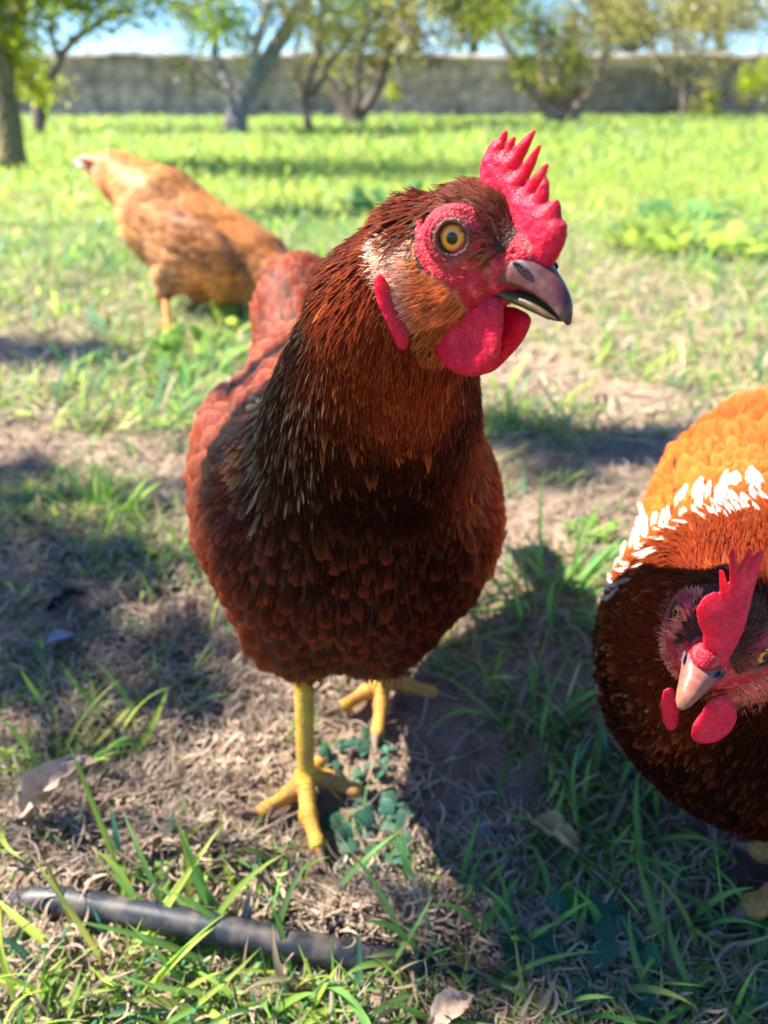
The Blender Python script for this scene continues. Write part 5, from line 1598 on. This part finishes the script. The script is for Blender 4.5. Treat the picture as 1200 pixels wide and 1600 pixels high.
# ------------------------------------------------------------------ tufts, weeds, leaves, twigs
def tuft(px, py, n, Lr, Wr, label, name='grass_tuft', tone=GREEN[1], th=(.5, 1.1), rad=.012):
    c = G(px, py); c[2] = float(ground_z(c[0], c[1]))
    mb = MB()
    p_ = c + rng.normal(0, rad, (n, 3)) * [1, 1, 0]; p_[:, 2] = ground_z(p_[:, 0], p_[:, 1])
    az = np.arctan2(p_[:, 1] - c[1], p_[:, 0] - c[0]) + rng.normal(0, .5, n)
    col = tone * rng.uniform(.7, 1.4, (n, 1)) * (1 + rng.normal(0, .08, (n, 3))); tip = col * 1.2
    t0 = rng.uniform(.35, th[0] + .35, n)
    V, Qd, cm = blades(p_, rng.uniform(*Lr, n), rng.uniform(*Wr, n), az, t0, t0 + rng.uniform(.3, th[1], n), rng.normal(0, .6, n), col, tip, 7, fold=True)
    mb.add(V, Qd, None, cm)
    o_ = link(name, mb.mesh(name), M_GRASS); tag(o_, label, 'grass tuft')


tuft(865, 940, 60, (.05, .12), (.003, .006), 'broad tuft of green grass between the two brown hens', rad=.03, th=(.9, 1.2))
tuft(160, 812, 14, (.05, .09), (.004, .008), 'small upright grass tuft in the shade left of the hen', tone=GREEN[2])
tuft(250, 1130, 7, (.05, .08), (.003, .005), 'thin grass sprig on dry soil, left of the yellow legs')
tuft(840, 1150, 22, (.05, .09), (.003, .005), 'low flattened grass tuft right of the hen\'s feet', th=(1.2, 1.0), rad=.02)
tuft(90, 1200, 26, (.04, .08), (.003, .006), 'bright lit grass tuft at the left edge above the hose', tone=GREEN[4], rad=.02, th=(1.1, .9))
tuft(930, 1290, 24, (.04, .075), (.003, .005), 'long bladed tuft in the shade beside the right hen', th=(.9, 1.0), rad=.018)
tuft(1060, 1440, 24, (.04, .07), (.003, .0055), 'tall grass tuft next to the right hen\'s toe', th=(.8, 1.0), rad=.018)
tuft(690, 1500, 14, (.04, .07), (.003, .0055), 'tall grass tuft right of where the hose ends', th=(.6, .9), rad=.02)
tuft(420, 1540, 26, (.05, .085), (.003, .006), 'dense grass tuft below the hose at the bottom', th=(.7, 1.0), rad=.025)
tuft(180, 1530, 26, (.05, .09), (.003, .0055), 'sunlit grass tuft in the lower left corner', tone=GREEN[4], th=(.8, 1.0), rad=.025)
tuft(1150, 1560, 26, (.04, .07), (.003, .0055), 'shaded grass tuft in the lower right corner', th=(.8, 1.0), rad=.025)
tuft(860, 1560, 20, (.04, .07), (.003, .005), 'grass tuft at the bottom edge, right of centre', th=(.7, 1.0), rad=.02)


def weed(px, py, n, size, label, tone, rad, name='weed', lift=(.3, 1.1), aspect=.45):
    c = G(px, py); c[2] = float(ground_z(c[0], c[1]))
    mb = MB()
    for k in range(n):
        az = rng.uniform(0, 2 * np.pi); el = rng.uniform(*lift)
        L_ = size * rng.uniform(.6, 1.2); W = L_ * aspect * rng.uniform(.8, 1.2)
        d_ = A_([math.cos(az) * math.cos(el), math.sin(az) * math.cos(el), math.sin(el)])
        sd = A_([-math.sin(az), math.cos(az), rng.normal(0, .25)])
        p0 = c + A_([math.cos(az), math.sin(az), 0]) * rad * rng.random() ** .5; p0[2] = float(ground_z(p0[0], p0[1])) + rng.uniform(0, size * .5)
        t = np.linspace(0, 1, 6)
        ctr = p0 + d_ * L_ * t[:, None] - A_([0, 0, 1]) * (L_ * .35 * t[:, None] ** 2)
        w_ = np.array([.12, .55, .95, 1, .7, .05]) * W * .5
        up_ = np.cross(sd, d_) 
        Lf = ctr - sd * w_[:, None] - up_ * (w_ * -.25)[:, None]; Rt = ctr + sd * w_[:, None] - up_ * (w_ * -.25)[:, None]
        Lf += rng.normal(0, W * .04, Lf.shape); Rt += rng.normal(0, W * .04, Rt.shape)
        V = np.stack([Lf, ctr, Rt], 1).reshape(-1, 3)
        b_ = np.arange(5)[:, None] * 3 + np.arange(2)[None]
        Qd = np.stack([b_, b_ + 1, b_ + 4, b_ + 3], -1).reshape(-1, 4)
        mb.add(V, Qd, None, tone * rng.uniform(.7, 1.3))
        Vt, Qt_, Tt = tube([p0 - [0, 0, size * .3], p0], size * .02, 5); mb.add(Vt, Qt_, Tt, tone)
    o_ = link(name, mb.mesh(name), M_GRASS); tag(o_, label, 'weed')


weed(300, 572, 60, .050, 'broad leaved green weed at the feet of the pecking hen', GREEN[2] * 1.1, .09)
weed(365, 520, 6, .07, 'yellow green dock plant beside the pecking hen\'s far leg', GREEN[4] * 1.3, .02, lift=(.6, 1.2), aspect=.7)
weed(1060, 395, 70, .11, 'large lime green leafy weed in the sunlit grass at the right', GREEN[4] * 1.1, .22)
weed(1065, 345, 30, .12, 'grey green leafy weed just behind the lime green one', GREEN[0] * 1.7, .12)
weed(605, 322, 30, .13, 'blue green leafy weed behind the hen\'s head', GREEN[0] * 1.3, .15)
weed(922, 838, 45, .016, 'small round leaved seedling on bare soil left of the right hen', GREEN[2] * 1.3, .022, aspect=.7)
weed(575, 1312, 40, .016, 'small round leaved clover just right of the front toe', GREEN[3], .022, aspect=.8, name='clover')
weed(560, 1190, 26, .014, 'patch of clover between the two yellow feet', GREEN[3], .02, aspect=.8, name='clover')
weed(860, 1465, 26, .022, 'dark round leaved clover in deep shade right of centre', GREEN[3] * .9, .02, aspect=.85, name='clover')
weed(935, 1520, 26, .018, 'dark clover near the lying stick at the lower right', GREEN[3] * .9, .02, aspect=.85, name='clover')
weed(225, 1400, 14, .012, 'tiny clover growing over the hose', GREEN[2], .012, aspect=.8, name='clover')


def dead_leaf(px, py, size, asp, az, tilt, curl, col, label, z=.006, cat='leaf', name='dead_leaf'):
    c = G(px, py, z); c[2] = z + float(ground_z(c[0], c[1]))
    n_, m_ = 14, 9
    t = np.linspace(0, 1, n_); u = np.linspace(-1, 1, m_)
    wv = np.sin(np.pi * np.clip(t * .94 + .03, 0, 1)) ** .75 * (1 + rng.normal(0, .10, n_))
    TT, UU = np.meshgrid(t, u, indexing='ij')
    ang = UU * curl
    Rr = size * asp * .5 / max(curl, .3)
    yy = np.sin(ang) * Rr * wv[:, None]; zz = (1 - np.cos(ang)) * Rr * wv[:, None] + np.sin(TT * 3.0) * size * .12
    xx_ = (TT - .5) * size + rng.normal(0, size * .012, TT.shape)
    zz = zz + (fbm(TT * 5 + px, UU * 2.5 + py, 4, 7) - .5) * size * .36
    V = np.stack([xx_, yy, zz], -1).reshape(-1, 3)
    ca, sa = math.cos(az), math.sin(az); ct_, st_ = math.cos(tilt), math.sin(tilt)
    Rx = A_([[ct_, 0, -st_], [0, 1, 0], [st_, 0, ct_]]); Rz = A_([[ca, -sa, 0], [sa, ca, 0], [0, 0, 1]])
    V = V @ Rx.T @ Rz.T
    V[:, 2] -= min(0, V[:, 2].min()) ; V = V + c
    V2 = V + [0, 0, -.0004]
    b_ = (np.arange(n_ - 1)[:, None] * m_ + np.arange(m_ - 1)[None]).reshape(-1)
    Qd = np.stack([b_, b_ + 1, b_ + m_ + 1, b_ + m_], -1)
    cc_ = A_(col) * (.8 + .4 * fbm(TT * 6, UU * 6, 3, 12).reshape(-1, 1))
    cc_ = cc_ * (.65 + .7 * fbm(TT * 14 + px, UU * 5 + TT * 6, 3, 15).reshape(-1, 1))
    cc_ = np.where((np.abs(UU) < .1).reshape(-1, 1), cc_ * 1.25, cc_)
    o_ = link(name, mesh_np(name, np.concatenate([V, V2]), np.concatenate([Qd, Qd[:, ::-1] + len(V)]), None, np.concatenate([cc_, cc_])), M_STRAW)
    tag(o_, label, cat)


dead_leaf(862, 1330, .052, .42, -1.15, .5, 1.5, (.42, .31, .15), 'curled brown dead leaf standing in the shade right of the feet')
dead_leaf(105, 945, .036, .5, .55, .15, .8, (.012, .012, .014), 'black shrivelled leaf lying on the shaded soil at the left')
dead_leaf(92, 1000, .030, .5, .4, .1, .5, (.32, .34, .38), 'pale grey dead leaf below the black one')
dead_leaf(755, 1298, .014, .6, 2.2, .1, .4, (.25, .24, .28), 'small grey leaf fragment on dark soil, right of the forked twig')
dead_leaf(395, 1432, .028, .3, 1.25, .8, 1.4, (.48, .36, .24), 'narrow curled tan leaf standing in front of the hose')
dead_leaf(705, 1592, .026, .6, .4, .3, .9, (.45, .33, .24), 'beige dead leaf at the bottom edge of the picture')
dead_leaf(100, 1285, .060, .45, .5, .5, 1.3, (.40, .30, .22), 'crumpled pale dry leaf at the left above the hose')
dead_leaf(960, 1505, .02, .5, .2, .2, .8, (.42, .36, .3), 'small curled beige leaf beside the stick at the lower right')


def twig(pxs, r, col, label, name='twig', z=.006):
    pts = []
    for i_, (a, b_) in enumerate(pxs):
        q = G(a, b_, z); q[2] = z + float(ground_z(q[0], q[1])); pts.append(q)
    pth = spline(pts, 24) + rng.normal(0, r * .12, (24, 3))
    V, Qd, T = tube(pth, np.linspace(r, r * .6, 24), 8)
    cc_ = A_(col) * (.75 + .5 * fbm(np.arange(len(V)) * .37, np.arange(len(V)) * .11, 2, 3)[:, None])
    return V, Qd, T, cc_


def twig_ob(parts, label):
    mb = MB()
    for p_ in parts: mb.add(*p_)
    o_ = link('twig', mb.mesh('twig'), M_STRAW); tag(o_, label, 'twig')


twig_ob([twig([(590, 1312), (612, 1270), (635, 1225), (655, 1190)], .0011, (.34, .24, .17), ''), twig([(645, 1208), (690, 1190), (740, 1170), (805, 1140)], .0010, (.34, .24, .17), '')], 'thin forked brown twig lying right of the front foot')
twig_ob([twig([(58, 1000), (72, 1040), (90, 1085), (110, 1118)], .0014, (.38, .30, .26), '')], 'straight grey twig on the shaded soil at the left')
twig_ob([twig([(990, 1512), (1040, 1524), (1100, 1532)], .0042, (.22, .16, .13), ''), ], 'short thick brown stick lying at the lower right')
twig_ob([twig([(1113, 1352), (1116, 1325), (1118, 1296)], .0016, (.50, .44, .42), '', z=.004)], 'short pale stalk under the right hen')
twig_ob([twig([(300, 1190), (322, 1150), (318, 1105), (296, 1096)], .0011, (.50, .42, .32), '')], 'bent pale straw stalk left of the front leg')
twig_ob([twig([(430, 1240), (466, 1215), (520, 1190)], .0009, (.46, .36, .2), '', z=.012), twig([(400, 1310), (450, 1280), (478, 1262)], .0009, (.46, .36, .2), '', z=.010)], 'dry stalk lying across the front foot')
twig_ob([twig([(930, 1130), (985, 1190), (1040, 1250)], .0014, (.24, .22, .1), '', z=.01)], 'long olive stalk beside the breast of the right hen')
